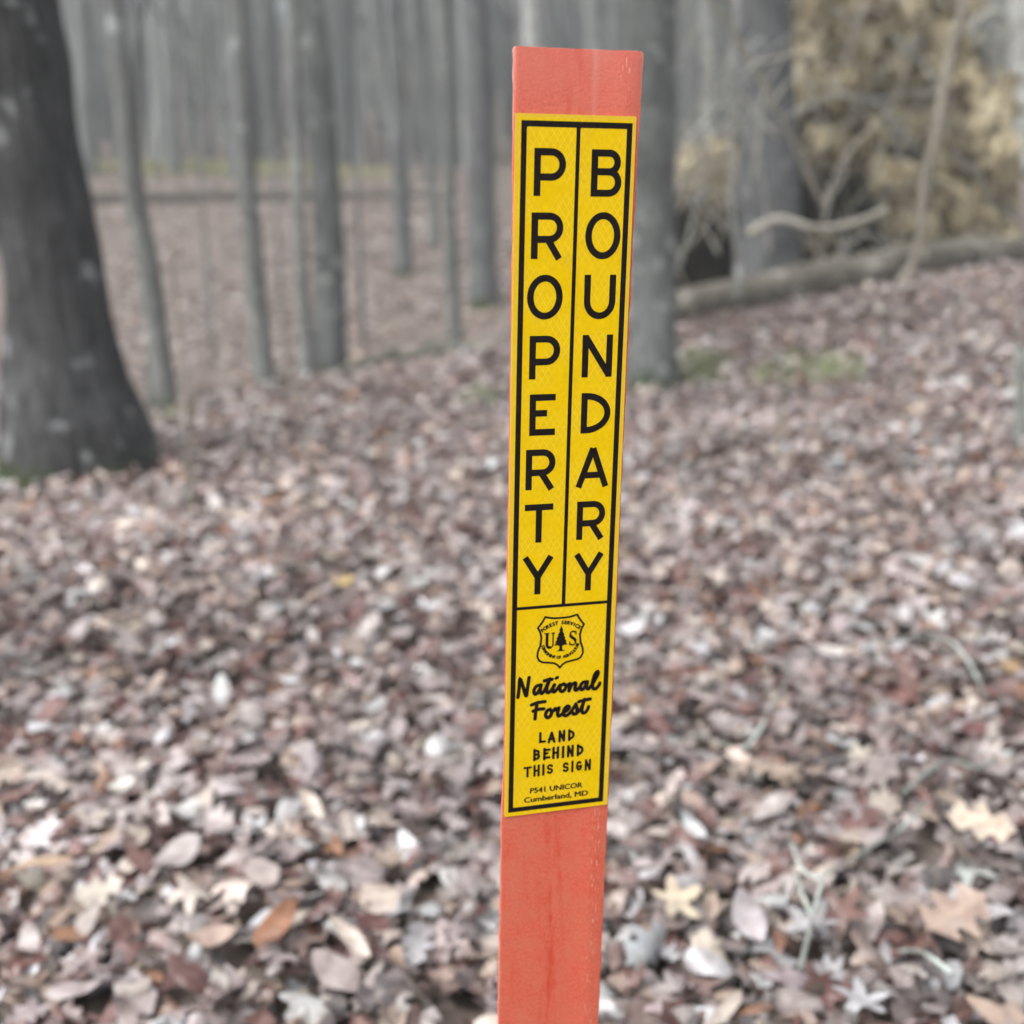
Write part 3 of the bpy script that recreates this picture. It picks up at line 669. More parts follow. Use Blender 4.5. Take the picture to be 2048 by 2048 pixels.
# ------------------------------------------------------------------ green patches
mt, n, b = mat('moss_green'); v = coords(n)
c = ramp(n, noise(n, v, 9, 4), [(.3, (.14, .18, .08)), (.7, (.27, .32, .16))]); n.links.new(c, b.inputs['Base Color']); b.inputs['Roughness'].default_value = .9; M['green'] = mt
mt, n, b = mat('yellow_grass'); v = coords(n)
c = ramp(n, noise(n, v, 3, 4), [(.3, (.17, .18, .07)), (.7, (.33, .32, .14))]); n.links.new(c, b.inputs['Base Color']); b.inputs['Roughness'].default_value = .9; M['ygrass'] = mt
def blades(name, label, patches, hmin, hmax, wd, material):
    V, T = [], []; k = 0
    for (cx, cy, rx, ry, cnt) in patches:
        for _ in range(cnt):
            a, q = rng.uniform(0, 6.28), rng.random() ** .5
            if rng.random() < .25: q *= 1.35
            x, y = cx + rx * q * math.cos(a), cy + ry * q * math.sin(a); h_ = rng.uniform(hmin, hmax); d = rng.uniform(0, 6.28); l = rng.uniform(.2, .9) * h_
            V += [(x - wd * math.sin(d), y + wd * math.cos(d), 0), (x + wd * math.sin(d), y - wd * math.cos(d), 0), (x + l * math.cos(d), y + l * math.sin(d), h_)]; T.append((k, k + 1, k + 2)); k += 3
    V = np.array(V); V[:, 2] += np.repeat(tz(V[::3, 0], V[::3, 1]), 3)
    tag(link(name, mesh_np(name, V, [T], False), material), label, 'grass', kind='stuff')
g1, g2, g3, g4 = hit(1400, 748), hit(1620, 755), hit(90, 945), hit(955, 800)
blades('moss', 'fresh green moss and grass patches among the leaves below the long log', [(g1[0], g1[1], .20, .5, 760), (g2[0], g2[1], .34, .5, 980), (g3[0], g3[1] - .1, .35, .25, 900), (g4[0], g4[1], .15, .3, 120), (*hit(350, 838)[:2], .2, .4, 220)], .04, .12, .008, M['green'])
pg = [(*P(x, 345, 44.5)[:2], 2.2, 1.6, 260) for x in (200, 300, 390, 460, 520, 700)]
blades('dry_grass', 'yellow-green dry grass strip on the ridge above the dark fallen log', pg, .15, .4, .03, M['ygrass'])

# ------------------------------------------------------------------ far wood
mb = MB(); rf = random.Random(5)
cnt = 0
while cnt < 1500:
    y = 49 + 95 * rf.random() ** 1.2; x = rf.uniform(-.62, .62) * y * 1.0; thin = rf.random() < .45; r = (rf.uniform(.035, .09) if thin else rf.uniform(.1, .26)) * (1 + y / 300); h_ = rf.uniform(5, 13) if thin else rf.uniform(12, 21)
    z = tz1(x, y) - .2; lk = .11 if thin else .04; lx, ly = rf.gauss(0, lk), rf.gauss(0, lk)
    mb.tube([(x, y, z), (x + lx * h_ * .3, y + ly * h_ * .3, z + h_ * .3), (x + lx * h_ * .55, y + ly * h_ * .6, z + h_ * .65), (x + lx * h_, y + ly * h_, z + h_)], [r * 1.15, r * .92, r * .7, r * .2], 6, cap=False)
    for _ in range(rf.randint(3, 7)):
        t = rf.uniform(.2, .95); a = rf.uniform(0, 6.28); L = rf.uniform(1, 4) * (1.1 - t * .5); p0 = np.array((x + lx * h_ * t, y + ly * h_ * t, z + h_ * t)); dd = np.array((math.cos(a), math.sin(a), rf.uniform(.3, 1.3)))
        mb.tube([p0, p0 + dd * L * .5, p0 + dd * L + np.array((rf.gauss(0, .3), 0, .3))], [max(r * .3, .025), max(r * .2, .02), .012], 4, cap=False)
    cnt += 1
mt, n, b = mat('far_trunks')
gi = n.nodes.new('ShaderNodeNewGeometry'); v = coords(n, (1, 1, .2))
c = ramp(n, gi.outputs['Random Per Island'], [(0, (.045, .05, .05)), (.4, (.10, .11, .11)), (.8, (.19, .205, .2)), (1, (.30, .31, .30))])
c = mixc(n, maprange(n, noise(n, v, 2.5, 4), .4, .65, 0, .6), c, (.10, .105, .10)); n.links.new(c, b.inputs['Base Color']); b.inputs['Roughness'].default_value = .9
tag(link('distant_forest', mb.mesh('distant_forest'), mt), 'grey mass of bare tree trunks on the far hillside', 'forest', kind='stuff')

# ------------------------------------------------------------------ marker post and sticker
WS = .083                                   # sticker width in metres; u runs along it, v down it (in sticker widths)
quad = np.array([(1030, 226), (1272, 233.4), (1213.6, 1608), (1008, 1633.6)], float)
def ln(a, b): return np.cross([*a, 1], [*b, 1])
vd = np.cross(ln(quad[0], quad[3]), ln(quad[1], quad[2])); vd = vd / vd[2]
vw = np.cross(ln(quad[0], quad[1]), ln(quad[3], quad[2])); vw = vw / vw[2]
Dc = ray(vd[0], vd[1]); Dc /= np.linalg.norm(Dc); Wc = ray(vw[0], vw[1]); Wc /= np.linalg.norm(Wc)
Wc -= Dc * (Wc @ Dc); Wc /= np.linalg.norm(Wc)
Nc = np.cross(Dc, Wc)
if Nc @ F0 > 0: Nc = -Nc                    # towards the camera
r0_, r1_ = ray(*quad[0]), ray(*quad[1])
k1 = (r0_ @ Nc) / (r1_ @ Nc); s0 = WS / np.linalg.norm(r1_ * k1 - r0_)
O = CAM + r0_ * s0                          # sticker's top left corner
HS = 6.14
# ground point under the post
Lp = 0.0
for L in np.linspace(.4, 2.5, 400):
    q = O + Dc * L + Wc * WS * .49
    if q[2] < tz1(q[0], q[1]): Lp = L; break
base = O + Dc * Lp + Wc * WS * .49
root = empty('marker_post', base, 'coral-red flat marker post with a yellow property boundary sticker, standing in the leaves', 'marker post')
Mx = Matrix(((Wc[0], -Dc[0], Nc[0], O[0]), (Wc[1], -Dc[1], Nc[1], O[1]), (Wc[2], -Dc[2], Nc[2], O[2]), (0, 0, 0, 1)))
def place(o): o.parent = root; o.matrix_basis = Matrix.Translation(-Vector(base)) @ Mx; return o

mt, n, b = mat('coral_fibreglass')
tc = n.nodes.new('ShaderNodeTexCoord'); sx = n.nodes.new('ShaderNodeSeparateXYZ'); n.links.new(tc.outputs['Object'], sx.inputs[0])
v = coords(n); vs = coords(n, (1, .12, 1)); vd_ = coords(n, (1, 1, 1), (0, 0, .75))
c = ramp(n, noise(n, v, 420, 3, .7), [(.3, (.60, .088, .05)), (.7, (.78, .165, .098))])
c = mixc(n, maprange(n, noise(n, v, 38, 5, .65), .38, .68, 0, .7), c, (.66, .185, .115))
c = mixc(n, maprange(n, noise(n, vs, 75, 5, .7), .52, .75, 0, .5), c, (.62, .075, .04))
c = mixc(n, maprange(n, noise(n, v, 130, 6, .7), .68, .76, 0, .55), c, (.30, .10, .07))
# red worn streak down the middle, pale fading at the top, whitened edges
st = math_(n, 'ABSOLUTE', math_(n, 'SUBTRACT', sx.outputs[0], .0405)); st = maprange(n, math_(n, 'ADD', st, math_(n, 'MULTIPLY', maprange(n, noise(n, v, 60, 3), .3, .7, -1, 1), .006)), .0, .010, 1, 0)
st = math_(n, 'MULTIPLY', st, maprange(n, noise(n, vs, 160, 3), .45, .62))
c = mixc(n, math_(n, 'MULTIPLY', st, .85), c, (.62, .058, .024))
fade = math_(n, 'MULTIPLY', maprange(n, sx.outputs[1], -.03, .045), maprange(n, noise(n, vs, 90, 4), .25, .7, .55, 1))
c = mixc(n, math_(n, 'MULTIPLY', fade, .62), c, (.76, .235, .2))
ls = math_(n, 'ABSOLUTE', math_(n, 'SUBTRACT', sx.outputs[0], .0535)); ls = math_(n, 'MULTIPLY', maprange(n, ls, 0, .0035, 1, 0), math_(n, 'MULTIPLY', fade, .5))
c = mixc(n, ls, c, (.74, .38, .34))
ed = maprange(n, sx.outputs[0], .0005, -.0022); ed2 = maprange(n, sx.outputs[0], .0840, .0868)
edn = math_(n, 'MULTIPLY', math_(n, 'MAXIMUM', ed, math_(n, 'MULTIPLY', ed2, .5)), math_(n, 'ADD', math_(n, 'MULTIPLY', fade, .7), .12))
c = mixc(n, edn, c, (.72, .52, .47))
# short diagonal scratches in a band along the right side
wv = N(n, 'ShaderNodeTexNoise', Scale=300.0, Detail=1.0); mp = n.nodes.new('ShaderNodeMapping'); mp.inputs['Scale'].default_value = (2.2, .45, 1); mp.inputs['Rotation'].default_value = (0, 0, .9)
n.links.new(tc.outputs['Object'], mp.inputs[0]); n.links.new(mp.outputs[0], wv.inputs['Vector'])
band = math_(n, 'ABSOLUTE', math_(n, 'SUBTRACT', sx.outputs[0], .0745)); band = maprange(n, band, .002, .006, 1, 0)
sc_ = math_(n, 'MULTIPLY', maprange(n, wv.outputs['Fac'], .60, .68), band); sc_ = math_(n, 'MULTIPLY', sc_, maprange(n, noise(n, vs, 70, 2), .4, .55))
c = mixc(n, math_(n, 'MULTIPLY', sc_, .7), c, (.85, .42, .3))
n.links.new(c, b.inputs['Base Color']); b.inputs['Roughness'].default_value = .62; b.inputs['Specular IOR Level'].default_value = .35
bump(n, b, noise(n, v, 520, 4, .7), .5, .0010); M['coral'] = mt
# cross-section (x across, z towards the viewer), ribbed flat bar
xs0, xs1 = -.027 * WS, 1.046 * WS
prof = [(0, -.0006), (.010, .0), (.05, 0), (.35, 0), (.485, -.0002), (.51, -.0002), (.62, 0), (.80, 0), (.83, .0004), (.93, .0004), (.955, 0), (.99, 0), (1, -.0006),
        (.985, -.0042), (.97, -.0048), (.9, -.0048), (.85, -.0066), (.15, -.0066), (.1, -.0048), (.05, -.0048), (.03, -.0042)]
prof = np.array(prof); K = len(prof)
ytop, ybot = .487 * WS, -(Lp + .25)
ys = np.concatenate([np.linspace(0, .004, 5), np.linspace(.005, .0 + (ytop - ybot), 420)]); ys = ytop - ys
V = []
for yy in ys:
    f = (ytop - yy); vv = min(f / WS, 9.5)
    xl = np.interp(vv, [0, .45, 1.2, 3, 6, 6.7, 9.5], [-.025, -.018, -.009, -.006, -.010, -.030, -.032]) * WS
    xr = np.interp(vv, [0, .6, 1.3, 2.6, 6, 9.5], [1.046, 1.036, 1.026, 1.016, 1.016, 1.010]) * WS
    rnd_l, rnd_r = fbm(np.array([yy * 130, 0, 0.]), 1, 3) * .00026, fbm(np.array([yy * 120, 9, 0.]), 2, 3) * .00036
    cr_in = .0016 * max(0, 1 - f / .0022) ** 2
    for (px, pz) in prof:
        x = xl + (xr - xl) * px
        e = -1 if px < .02 else (1 if px > .98 else 0)
        x += -e * cr_in + (rnd_l if e < 0 else (rnd_r if e > 0 else 0))
        ytmp = yy + (.0005 * vnoise(np.array([px * 40, 3.3, 0])) - .0012 * max(0, 1 - abs(px - .69) / .03) if f < .0045 else 0)
        V.append((x, ytmp, pz))
nr = len(ys); Q = []; Q_ = np.arange(K)
for i in range(nr - 1):
    for j in range(K): Q.append((i * K + j, i * K + (j + 1) % K, (i + 1) * K + (j + 1) % K, (i + 1) * K + j))
me = mesh_np('post', V, [Q])
bm = bmesh.new(); bm.from_mesh(me); bm.verts.ensure_lookup_table()
bm.faces.new([bm.verts[j] for j in range(K)]); bm.faces.new([bm.verts[(nr - 1) * K + j] for j in range(K - 1, -1, -1)])
bmesh.ops.recalc_face_normals(bm, faces=bm.faces[:])
for f in bm.faces: f.smooth = len(f.verts) == 4
for e in bm.edges:
    if len(e.link_faces) == 2 and e.calc_face_angle(0) > .6: e.smooth = False
bm.to_mesh(me); bm.free()
place(link('post', me, M['coral']))

mt, n, b = mat('yellow_reflective_sheet')
tc = n.nodes.new('ShaderNodeTexCoord'); sx = n.nodes.new('ShaderNodeSeparateXYZ'); n.links.new(tc.outputs['Object'], sx.inputs[0])
v = coords(n)
k_ = 2 * math.pi / .0048
def wave(ax, ay):
    s_ = math_(n, 'ADD', math_(n, 'MULTIPLY', sx.outputs[0], ax * k_), math_(n, 'MULTIPLY', sx.outputs[1], ay * k_)); return math_(n, 'ABSOLUTE', math_(n, 'SINE', math_(n, 'MULTIPLY', s_, .5)))
wmin = math_(n, 'MINIMUM', wave(1, .62), wave(1, -.62))
lines = maprange(n, wmin, .05, .3, 1, 0)
c = ramp(n, noise(n, v, 300, 3), [(.3, (.80, .52, .001)), (.7, (.86, .585, .003))])
c = mixc(n, math_(n, 'MULTIPLY', math_(n, 'MULTIPLY', lines, .5), maprange(n, noise(n, v, 35, 2), .4, .55)), c, (.90, .68, .09))
dirt = maprange(n, noise(n, v, 28, 5, .65), .58, .75, 0, .25)
c = mixc(n, dirt, c, (.52, .36, .05))
ue = maprange(n, sx.outputs[0], .0035, .0015); ue2 = maprange(n, sx.outputs[0], .0795, .0815); rim = math_(n, 'MAXIMUM', math_(n, 'MAXIMUM', ue, ue2), maprange(n, sx.outputs[1], -.0035, -.0015))
c = mixc(n, math_(n, 'MULTIPLY', rim, .45), c, (.70, .48, .08))
n.links.new(c, b.inputs['Base Color']); b.inputs['Roughness'].default_value = .55; b.inputs['Specular IOR Level'].default_value = .08
bump(n, b, noise(n, v, 500, 3), .12, .0004); M['yellow'] = mt
mt, n, b = mat('black_print'); v = coords(n)
c = ramp(n, noise(n, v, 260, 3), [(.35, (.007, .005, .005)), (.75, (.016, .011, .010))]); n.links.new(c, b.inputs['Base Color']); b.inputs['Roughness'].default_value = .5; b.inputs['Specular IOR Level'].default_value = .15; M['black'] = mt

Z_ST = .0010                                # sticker face height above the bar
bm = bmesh.new(); rc = .012
loop = []
for (cx, cy, a0) in ((1 - rc, rc, -90), (1 - rc, HS - rc, 0), (rc, HS - rc, 90), (rc, rc, 180)):
    for q in range(5):
        a = math.radians(a0 + q * 22.5); loop.append(((cx + rc * math.cos(a)), cy + rc * math.sin(a)))
top = [bm.verts.new((u * WS, -v_ * WS, Z_ST)) for u, v_ in loop]; bot = [bm.verts.new((u * WS, -v_ * WS, .0003)) for u, v_ in loop]
bm.faces.new(top); nL = len(loop)
for i in range(nL): bm.faces.new((top[i], bot[i], bot[(i + 1) % nL], top[(i + 1) % nL]))
bmesh.ops.recalc_face_normals(bm, faces=bm.faces[:])
me = bpy.data.meshes.new('sticker'); bm.to_mesh(me); bm.free()
sticker = place(link('sticker', me, M['yellow']))

# --- lettering drawn as monoline strokes
class Ink:
    def __init__(s): s.V = []; s.F = []; s.z = 0
    def _z(s): s.z += 1; return Z_ST + .00006 + .000012 * (s.z % 18)
    def poly(s, pts):
        z = s._z(); k = len(s.V); s.V += [(x * WS, -y * WS, z) for x, y in pts]; s.F.append(list(range(k, k + len(pts))))
    def stroke(s, pts, w_, closed=False, rnd=False, jit=.0):
        p = np.asarray(pts, float); keep = [0]
        for i in range(1, len(p)):
            if np.linalg.norm(p[i] - p[keep[-1]]) > 1e-5: keep.append(i)
        p = p[keep]
        if closed and np.linalg.norm(p[0] - p[-1]) < 1e-5: p = p[:-1]
        n_ = len(p); h_ = w_ / 2
        if rnd and not closed:               # round ends
            pass
        L, R_ = [], []
        for i in range(n_):
            a = p[(i - 1) % n_] if (closed or i > 0) else None; c_ = p[(i + 1) % n_] if (closed or i < n_ - 1) else None
            t1 = (p[i] - a) / np.linalg.norm(p[i] - a) if a is not None else None; t2 = (c_ - p[i]) / np.linalg.norm(c_ - p[i]) if c_ is not None else None
            t1 = t2 if t1 is None else t1; t2 = t1 if t2 is None else t2
            n1 = np.array([-t1[1], t1[0]]); n2 = np.array([-t2[1], t2[0]]); mm = n1 + n2; l2 = np.linalg.norm(mm)
            if l2 < .2: mm = n1; sc = 1
            else: mm = mm / l2; sc = min(1 / max(mm @ n1, .3), 2.4)
            hh = h_ * (1 + jit * random.uniform(-1, 1))
            L.append(p[i] + mm * hh * sc); R_.append(p[i] - mm * hh * sc)
        z = s._z(); k = len(s.V)
        for a, b_ in zip(L, R_): s.V += [(a[0] * WS, -a[1] * WS, z), (b_[0] * WS, -b_[1] * WS, z)]
        for i in range(n_ if closed else n_ - 1):
            j = (i + 1) % n_; s.F.append((k + 2 * i, k + 2 * i + 1, k + 2 * j + 1, k + 2 * j))
        if rnd and not closed:
            for e, q in ((p[0], p[0] - p[1]), (p[-1], p[-1] - p[-2])):
                a0 = math.atan2(q[1], q[0]); s.poly([(e[0] + h_ * math.cos(a0 + t), e[1] + h_ * math.sin(a0 + t)) for t in np.linspace(-math.pi / 2, math.pi / 2, 9)])
    def mesh(s, name):
        bm = bmesh.new(); vs_ = [bm.verts.new(v_) for v_ in s.V]
        for f in s.F:
            try: bm.faces.new([vs_[i] for i in f])
            except ValueError: pass
        bmesh.ops.triangulate(bm, faces=[f for f in bm.faces if len(f.verts) > 4])
        for f in bm.faces:
            f.normal_update()
            if f.normal.z < 0: f.normal_flip()
        me = bpy.data.meshes.new(name); bm.to_mesh(me); bm.free(); return me
def ell(cx, cy, rx, ry, a0, a1, n_=16): return [(cx + rx * math.cos(math.radians(a)), cy + ry * math.sin(math.radians(a))) for a in np.linspace(a0, a1, n_)]
def bowl(x0, y0, x1, y1, n_=12, rx=None):     # stem top -> round right side -> stem bottom
    ry = (y1 - y0) / 2; rx = min(rx or ry * .95, x1 - x0)
    return [(x0, y0)] + ell(x1 - rx, y0 + ry, rx, ry, -90, 90, n_) + [(x0, y1)]
def glyph(ch, x0, y0, x1, y1, s):
    """centre lines of a letter whose ink fills the box x0..x1, y0..y1 with strokes of width s"""
    h_ = s / 2; L, R_, T, B = x0 + h_, x1 - h_, y0 + h_, y1 - h_; H = y1 - y0; m_ = (x0 + x1) / 2
    stem_ = [(L, y0), (L, y1)]
    if ch == 'P': return [stem_] + [bowl(L, T, R_, y0 + H * .60)]
    if ch == 'R': yy = y0 + H * .575; return [stem_, bowl(L, T, R_, yy), [(m_ + (x1 - x0) * .02, yy), (x1 - h_ * 1.1, y1)]]
    if ch == 'B': yy = y0 + H * .47; return [stem_, bowl(L, T, R_ - (x1 - x0) * .04, yy), bowl(L, yy, R_, B)]
    if ch == 'D': return [stem_, bowl(L, T, R_, B, 18, (x1 - x0) * .72)]
    if ch == 'O': return [('c', ell(m_, (y0 + y1) / 2, (R_ - L) / 2, (B - T) / 2, 0, 360, 41)[:-1])]
    if ch == 'E': return [stem_, [(L, T), (x1, T)], [(L, y0 + H * .46), (x0 + (x1 - x0) * .68, y0 + H * .46)], [(L, B), (x1, B)]]
    if ch == 'T': return [[(x0, T), (x1, T)], [(m_, T), (m_, y1)]]
    if ch == 'Y': yy = y0 + H * .54; return [[(x0 + h_ * 1.0, y0), (m_, yy), (m_, y1)], [(x1 - h_ * 1.0, y0), (m_, yy)]]
    if ch == 'U': r = (R_ - L) / 2; ry = r * 1.1; return [[(L, y0)] + ell(m_, B - ry, r, ry, 180, 0, 18) + [(R_, y0)]]
    if ch == 'N': return [stem_, [(R_, y0), (R_, y1)], [(L, y0 + h_ * .6), (R_, y1 - h_ * .6)]]
    if ch == 'A': yy = y0 + H * .70; return [[(x0 + h_, y1), (m_, y0 + h_ * .4)], [(x1 - h_, y1), (m_, y0 + h_ * .4)], [(x0 + (x1 - x0) * .2, yy), (x1 - (x1 - x0) * .2, yy)]]
    if ch == 'L': return [[(L, y0), (L, B), (x1, B)]]
    if ch == 'H': return [stem_, [(R_, y0), (R_, y1)], [(L, (y0 + y1) / 2), (R_, (y0 + y1) / 2)]]
    if ch == 'I': return [[(m_, y0), (m_, y1)]]
    if ch == 'S': rx = (R_ - L) / 2; ry = (B - T) / 4; return [ell(m_, T + ry, rx, ry, -25, -270, 16) + ell(m_, B - ry, rx, ry, -90, 155, 16)[1:]]
    if ch == 'G': rx = (R_ - L) / 2; ry = (B - T) / 2; return [ell(m_, (y0 + y1) / 2, rx, ry, -52, -335, 26) + [(R_, (y0 + y1) / 2 + ry * .12), (m_ + rx * .1, (y0 + y1) / 2 + ry * .12)]]
    return []
ink = Ink()
def flush(name):                            # what has been drawn so far becomes one piece of print on the sticker
    global ink
    link(name, ink.mesh(name), M['black'], sticker); ink = Ink()
def put(ch, x0, y0, x1, y1, s, rnd=False, jit=.0):
    for g in glyph(ch, x0, y0, x1, y1, s):
        if isinstance(g, tuple): ink.stroke(g[1], s, True, jit=jit)
        else: ink.stroke(g, s, False, rnd, jit)
LEFT = [('P', .159, .255, .423, .620), ('R', .147, .747, .415, 1.111), ('O', .122, 1.235, .425, 1.597), ('P', .151, 1.729, .416, 2.089), ('E', .162, 2.215, .388, 2.566), ('R', .139, 2.686, .401, 3.038), ('T', .138, 3.166, .392, 3.511), ('Y', .122, 3.640, .411, 3.985)]
RIGHT = [('B', .635, .255, .894, .620), ('O', .602, .740, .904, 1.114), ('U', .608, 1.238, .882, 1.601), ('N', .608, 1.729, .875, 2.084), ('D', .615, 2.217, .878, 2.564), ('A', .584, 2.684, .886, 3.038), ('R', .607, 3.164, .866, 3.510), ('Y', .589, 3.641, .872, 3.985)]
for g in LEFT + RIGHT: put(*g, .0555, jit=.02); flush('letter')
def word(txt, x0, x1, y0, y1, s, gap=.3):
    wd = {'I': .22, 'L': .62, 'E': .66, 'T': .74, ' ': .5, 'A': .86}
    ws_ = [wd.get(c_, .74) for c_ in txt]; un = (x1 - x0) / (sum(ws_) + gap * (len(txt) - 1)); x = x0
    for c_, q in zip(txt, ws_): put(c_, x, y0, x + q * un, y1, s, True); x += (q + gap) * un
word('LAND', .314, .655, 5.328, 5.427, .0245); flush('text_line'); word('BEHIND', .262, .745, 5.489, 5.592, .025); flush('text_line'); word('THIS SIGN', .182, .822, 5.650, 5.750, .022); flush('text_line')
# script words
S_ = .034
def brush(*strokes, s=S_):
    for p in strokes: ink.stroke(smooth_path(np.array(p, float), 4 * len(p) + 4), s, False, True)
brush([(.108, 4.950), (.118, 4.862), (.124, 4.776), (.150, 4.840), (.178, 4.935), (.188, 4.940)], [(.188, 4.940), (.198, 4.85), (.208, 4.768)],
      [(.318, 4.850), (.280, 4.858), (.256, 4.895), (.263, 4.932), (.285, 4.930), (.312, 4.885), (.322, 4.852)], [(.318, 4.86), (.314, 4.91), (.328, 4.935), (.352, 4.912), (.385, 4.84), (.402, 4.80)],
      [(.402, 4.800), (.376, 4.88), (.378, 4.925), (.400, 4.930), (.425, 4.90), (.446, 4.862)], [(.350, 4.814), (.385, 4.806), (.424, 4.806)], [(.446, 4.862), (.432, 4.905), (.446, 4.932), (.474, 4.905), (.50, 4.870)],
      [(.530, 4.862), (.505, 4.880), (.499, 4.912), (.518, 4.936), (.545, 4.920), (.556, 4.885), (.535, 4.862)], [(.552, 4.88), (.575, 4.875), (.592, 4.866), (.590, 4.90), (.586, 4.936)],
      [(.588, 4.925), (.610, 4.88), (.640, 4.862), (.648, 4.88), (.640, 4.92), (.655, 4.936), (.680, 4.915)], [(.752, 4.862), (.716, 4.866), (.692, 4.900), (.700, 4.932), (.722, 4.928), (.748, 4.885), (.758, 4.862)],
      [(.756, 4.868), (.752, 4.915), (.768, 4.934), (.792, 4.91), (.83, 4.85), (.858, 4.792), (.850, 4.772), (.826, 4.80), (.806, 4.88), (.815, 4.932), (.842, 4.938), (.868, 4.91), (.878, 4.888)])
ink.stroke([(.460, 4.800), (.474, 4.793)], .031, False, True)
flush('script_word')
brush([(.272, 5.180), (.278, 5.10), (.288, 5.03)], [(.236, 5.038), (.29, 5.022), (.362, 5.018)], [(.252, 5.100), (.30, 5.088), (.352, 5.088)],
      [(.412, 5.098), (.384, 5.112), (.370, 5.150), (.388, 5.180), (.416, 5.165), (.428, 5.125), (.408, 5.098)], [(.424, 5.12), (.448, 5.115), (.458, 5.098), (.470, 5.11), (.494, 5.094), (.484, 5.14), (.492, 5.174), (.516, 5.165), (.545, 5.14)],
      [(.536, 5.148), (.580, 5.120), (.592, 5.092), (.570, 5.085), (.545, 5.115), (.540, 5.160), (.562, 5.178), (.598, 5.158), (.640, 5.100), (.655, 5.072)], [(.655, 5.072), (.668, 5.12), (.664, 5.165), (.640, 5.172), (.630, 5.158)],
      [(.664, 5.168), (.700, 5.13), (.735, 5.05), (.738, 5.034)], [(.735, 5.04), (.716, 5.12), (.722, 5.165), (.746, 5.166), (.768, 5.14), (.778, 5.112)], [(.682, 5.052), (.735, 5.042), (.792, 5.036)])
flush('script_word')
# small print
def text_pts(txt, size):
    cu = bpy.data.curves.new('t', 'FONT'); cu.body = txt; cu.size = size; cu.resolution_u = 3
    ob = bpy.data.objects.new('t', cu); COL.objects.link(ob); bpy.context.view_layer.update()
    me = bpy.data.meshes.new_from_object(ob.evaluated_get(bpy.context.evaluated_depsgraph_get()))
    V = np.array([v_.co[:2] for v_ in me.vertices]); Fc = [list(p.vertices) for p in me.polygons]
    bpy.data.objects.remove(ob); bpy.data.curves.remove(cu); bpy.data.meshes.remove(me); return V, Fc
def print_text(txt, x0, x1, y0, y1, bold=0):
    V, Fc = text_pts(txt, 1.0); cap = text_pts('M', 1.0)[0][:, 1].max()
    a, b_ = V[:, 0].min(), V[:, 0].max(); k = len(ink.V); z = ink._z()
    ink.V += [((x0 + (q[0] - a) / (b_ - a) * (x1 - x0)) * WS, -(y1 - q[1] / cap * (y1 - y0)) * WS, z) for q in V]
    ink.F += [[i + k for i in f] for f in Fc]
for dx, dy in ((-.0034, 0), (.0034, 0), (0, .0022), (0, -.0022)): print_text('P541 UNICOR', .243 + dx, .745 + dx, 5.875 + dy, 5.926 + dy)
flush('text_line')
for dx, dy in ((-.0034, 0), (.0034, 0), (0, .0022), (0, -.0022)): print_text('Cumberland, MD', .187 + dx, .801 + dx, 5.965 + dy, 6.016 + dy)
flush('text_line')

# border rules
ink = Ink()
def sk(u, v_): return (u + .006 - .0026 * v_ * .9, v_)
def bar(u0, v0, u1, v1): ink.poly([sk(u0, v0), sk(u1, v0), sk(u1, v1), sk(u0, v1)])
ink.stroke([sk(.0665, .0735), sk(.941, .0735), sk(.941, 6.077), sk(.0665, 6.077)], .046, True)
bar(.496, .09, .529, 4.10); bar(.08, 4.092, .93, 4.120)
for (cx, cy, sx_, sy_) in ((.088, .094, 1, 1), (.919, .094, -1, 1), (.088, 6.056, 1, -1), (.919, 6.056, -1, -1), (.498, .094, -1, 1), (.527, .094, 1, 1), (.498, 4.095, -1, -1), (.527, 4.095, 1, -1)):
    ink.poly([sk(cx - .002 * sx_, cy - .002 * sy_), sk(cx + .016 * sx_, cy - .002 * sy_), sk(cx + .004 * sx_, cy + .004 * sy_), sk(cx - .002 * sx_, cy + .016 * sy_)])
link('border', ink.mesh('border'), M['black'], sticker)

# shield emblem
ink = Ink()
half = [(.493, 4.224), (.56, 4.222), (.605, 4.214), (.640, 4.204), (.668, 4.252), (.706, 4.302), (.684, 4.345), (.672, 4.40), (.680, 4.47), (.702, 4.53), (.706, 4.575), (.688, 4.615), (.655, 4.634), (.60, 4.642), (.548, 4.652), (.516, 4.672), (.493, 4.700)]
out_ = half + [(2 * .493 - x, y) for x, y in half[-2:0:-1]]
ink.stroke([(x, y) for x, y in out_], .019, True)
tr = [(.496, 4.296)]
steps = [(.516, 4.345, .507), (.530, 4.385, .520), (.541, 4.42, .530), (.552, 4.452, .541), (.561, 4.485, None)]
right = []
for x, y, inn in steps:
    right.append((x, y))
    if inn: right.append((inn, y + .004))
right += [(.53, 4.482), (.509, 4.492), (.510, 4.52), (.520, 4.532), (.540, 4.541)]
ink.poly(tr + right + [(2 * .496 - x, y) for x, y in right[::-1]])
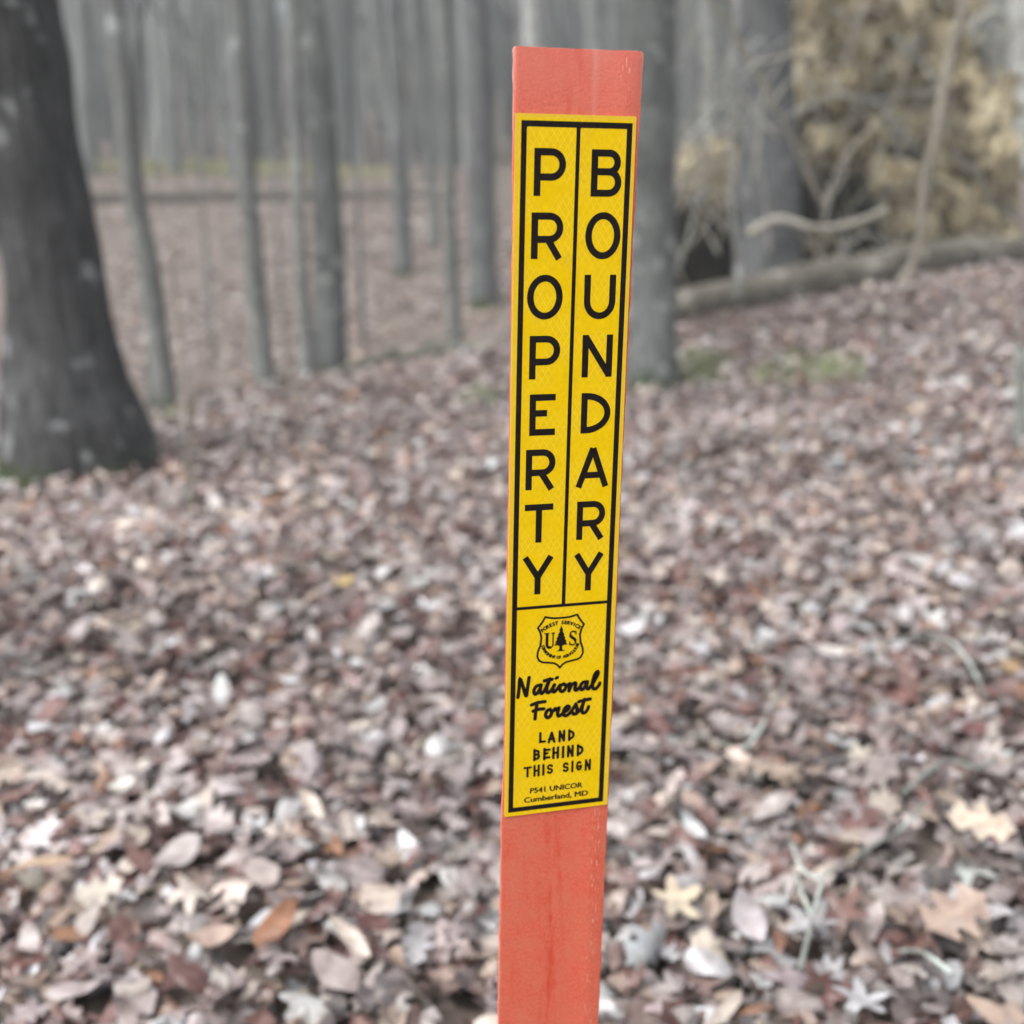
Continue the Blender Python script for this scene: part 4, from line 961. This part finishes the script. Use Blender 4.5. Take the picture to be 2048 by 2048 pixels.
# U and S with serifs
ink.stroke([(.366, 4.362)] + ell(.392, 4.468, .026, .030, 180, 60, 10), .026)
ink.stroke(ell(.392, 4.468, .030, .033, 100, 0, 10) + [(.422, 4.362)], .013)
ink.stroke([(.340, 4.362), (.388, 4.362)], .012); ink.stroke([(.406, 4.362), (.438, 4.362)], .012)
ink.stroke(ell(.606, 4.388, .026, .028, -30, -210, 12), .014); ink.stroke(ell(.606, 4.460, .027, .031, 150, -20, 12), .014)
ink.stroke(smooth_path([(.580, 4.392), (.592, 4.412), (.622, 4.436), (.633, 4.455)], 12), .027)
ink.stroke([(.634, 4.358), (.634, 4.394)], .010); ink.stroke([(.577, 4.455), (.577, 4.492)], .010)
def arc_text(txt, cx, cy, rx, ry, a0, a1, size, flip):
    n_ = len(txt)
    for i, ch in enumerate(txt):
        if ch == ' ': continue
        a = math.radians(a0 + (a1 - a0) * i / (n_ - 1)); px, py = cx + rx * math.cos(a), cy + ry * math.sin(a)
        tx, ty = -rx * math.sin(a), ry * math.cos(a)
        if flip: tx, ty = -tx, -ty
        l = math.hypot(tx, ty); tx, ty = tx / l, ty / l
        V0, Fc = text_pts(ch, size * 1.4); V0 = V0 - np.array([(V0[:, 0].min() + V0[:, 0].max()) / 2, 0])
        for ox, oy in ((-.0032, 0), (.0032, 0), (0, .0028), (0, -.0028)):
            V = V0 + np.array([ox, oy]); k = len(ink.V); z = ink._z()
            ink.V += [((px + q[0] * tx + q[1] * ty) * WS, -(py + q[0] * ty - q[1] * tx) * WS, z) for q in V]
            ink.F += [[j + k for j in f] for f in Fc]
arc_text('FOREST SERVICE', .493, 4.62, .29, .338, -124, -56, .033, False)
arc_text('DEPARTMENT OF AGRICULTURE', .493, 4.462, .176, .150, 170, 10, .027, True)
link('emblem', ink.mesh('emblem'), M['black'], sticker)

# ------------------------------------------------------------------ haze between the trees
bm = bmesh.new(); bmesh.ops.create_cube(bm, size=1)
gz0 = float(GZ.min()) - 1.0
me = bpy.data.meshes.new('haze'); bm.to_mesh(me); bm.free()
hz = link('haze', me); hz.location = (0, 180, (gz0 + 75) / 2); hz.scale = (580, 524, 75 - gz0)
mt = bpy.data.materials.new('haze'); mt.use_nodes = True; n = mt.node_tree; n.nodes.clear()
mo = n.nodes.new('ShaderNodeOutputMaterial'); pv = n.nodes.new('ShaderNodeVolumePrincipled')
pv.inputs['Density'].default_value = .0026; pv.inputs['Color'].default_value = (.86, .93, .95, 1)
n.links.new(pv.outputs[0], mo.inputs['Volume']); me.materials.append(mt)
tag(hz, 'thin grey haze hanging between the trees', 'haze', kind='stuff')
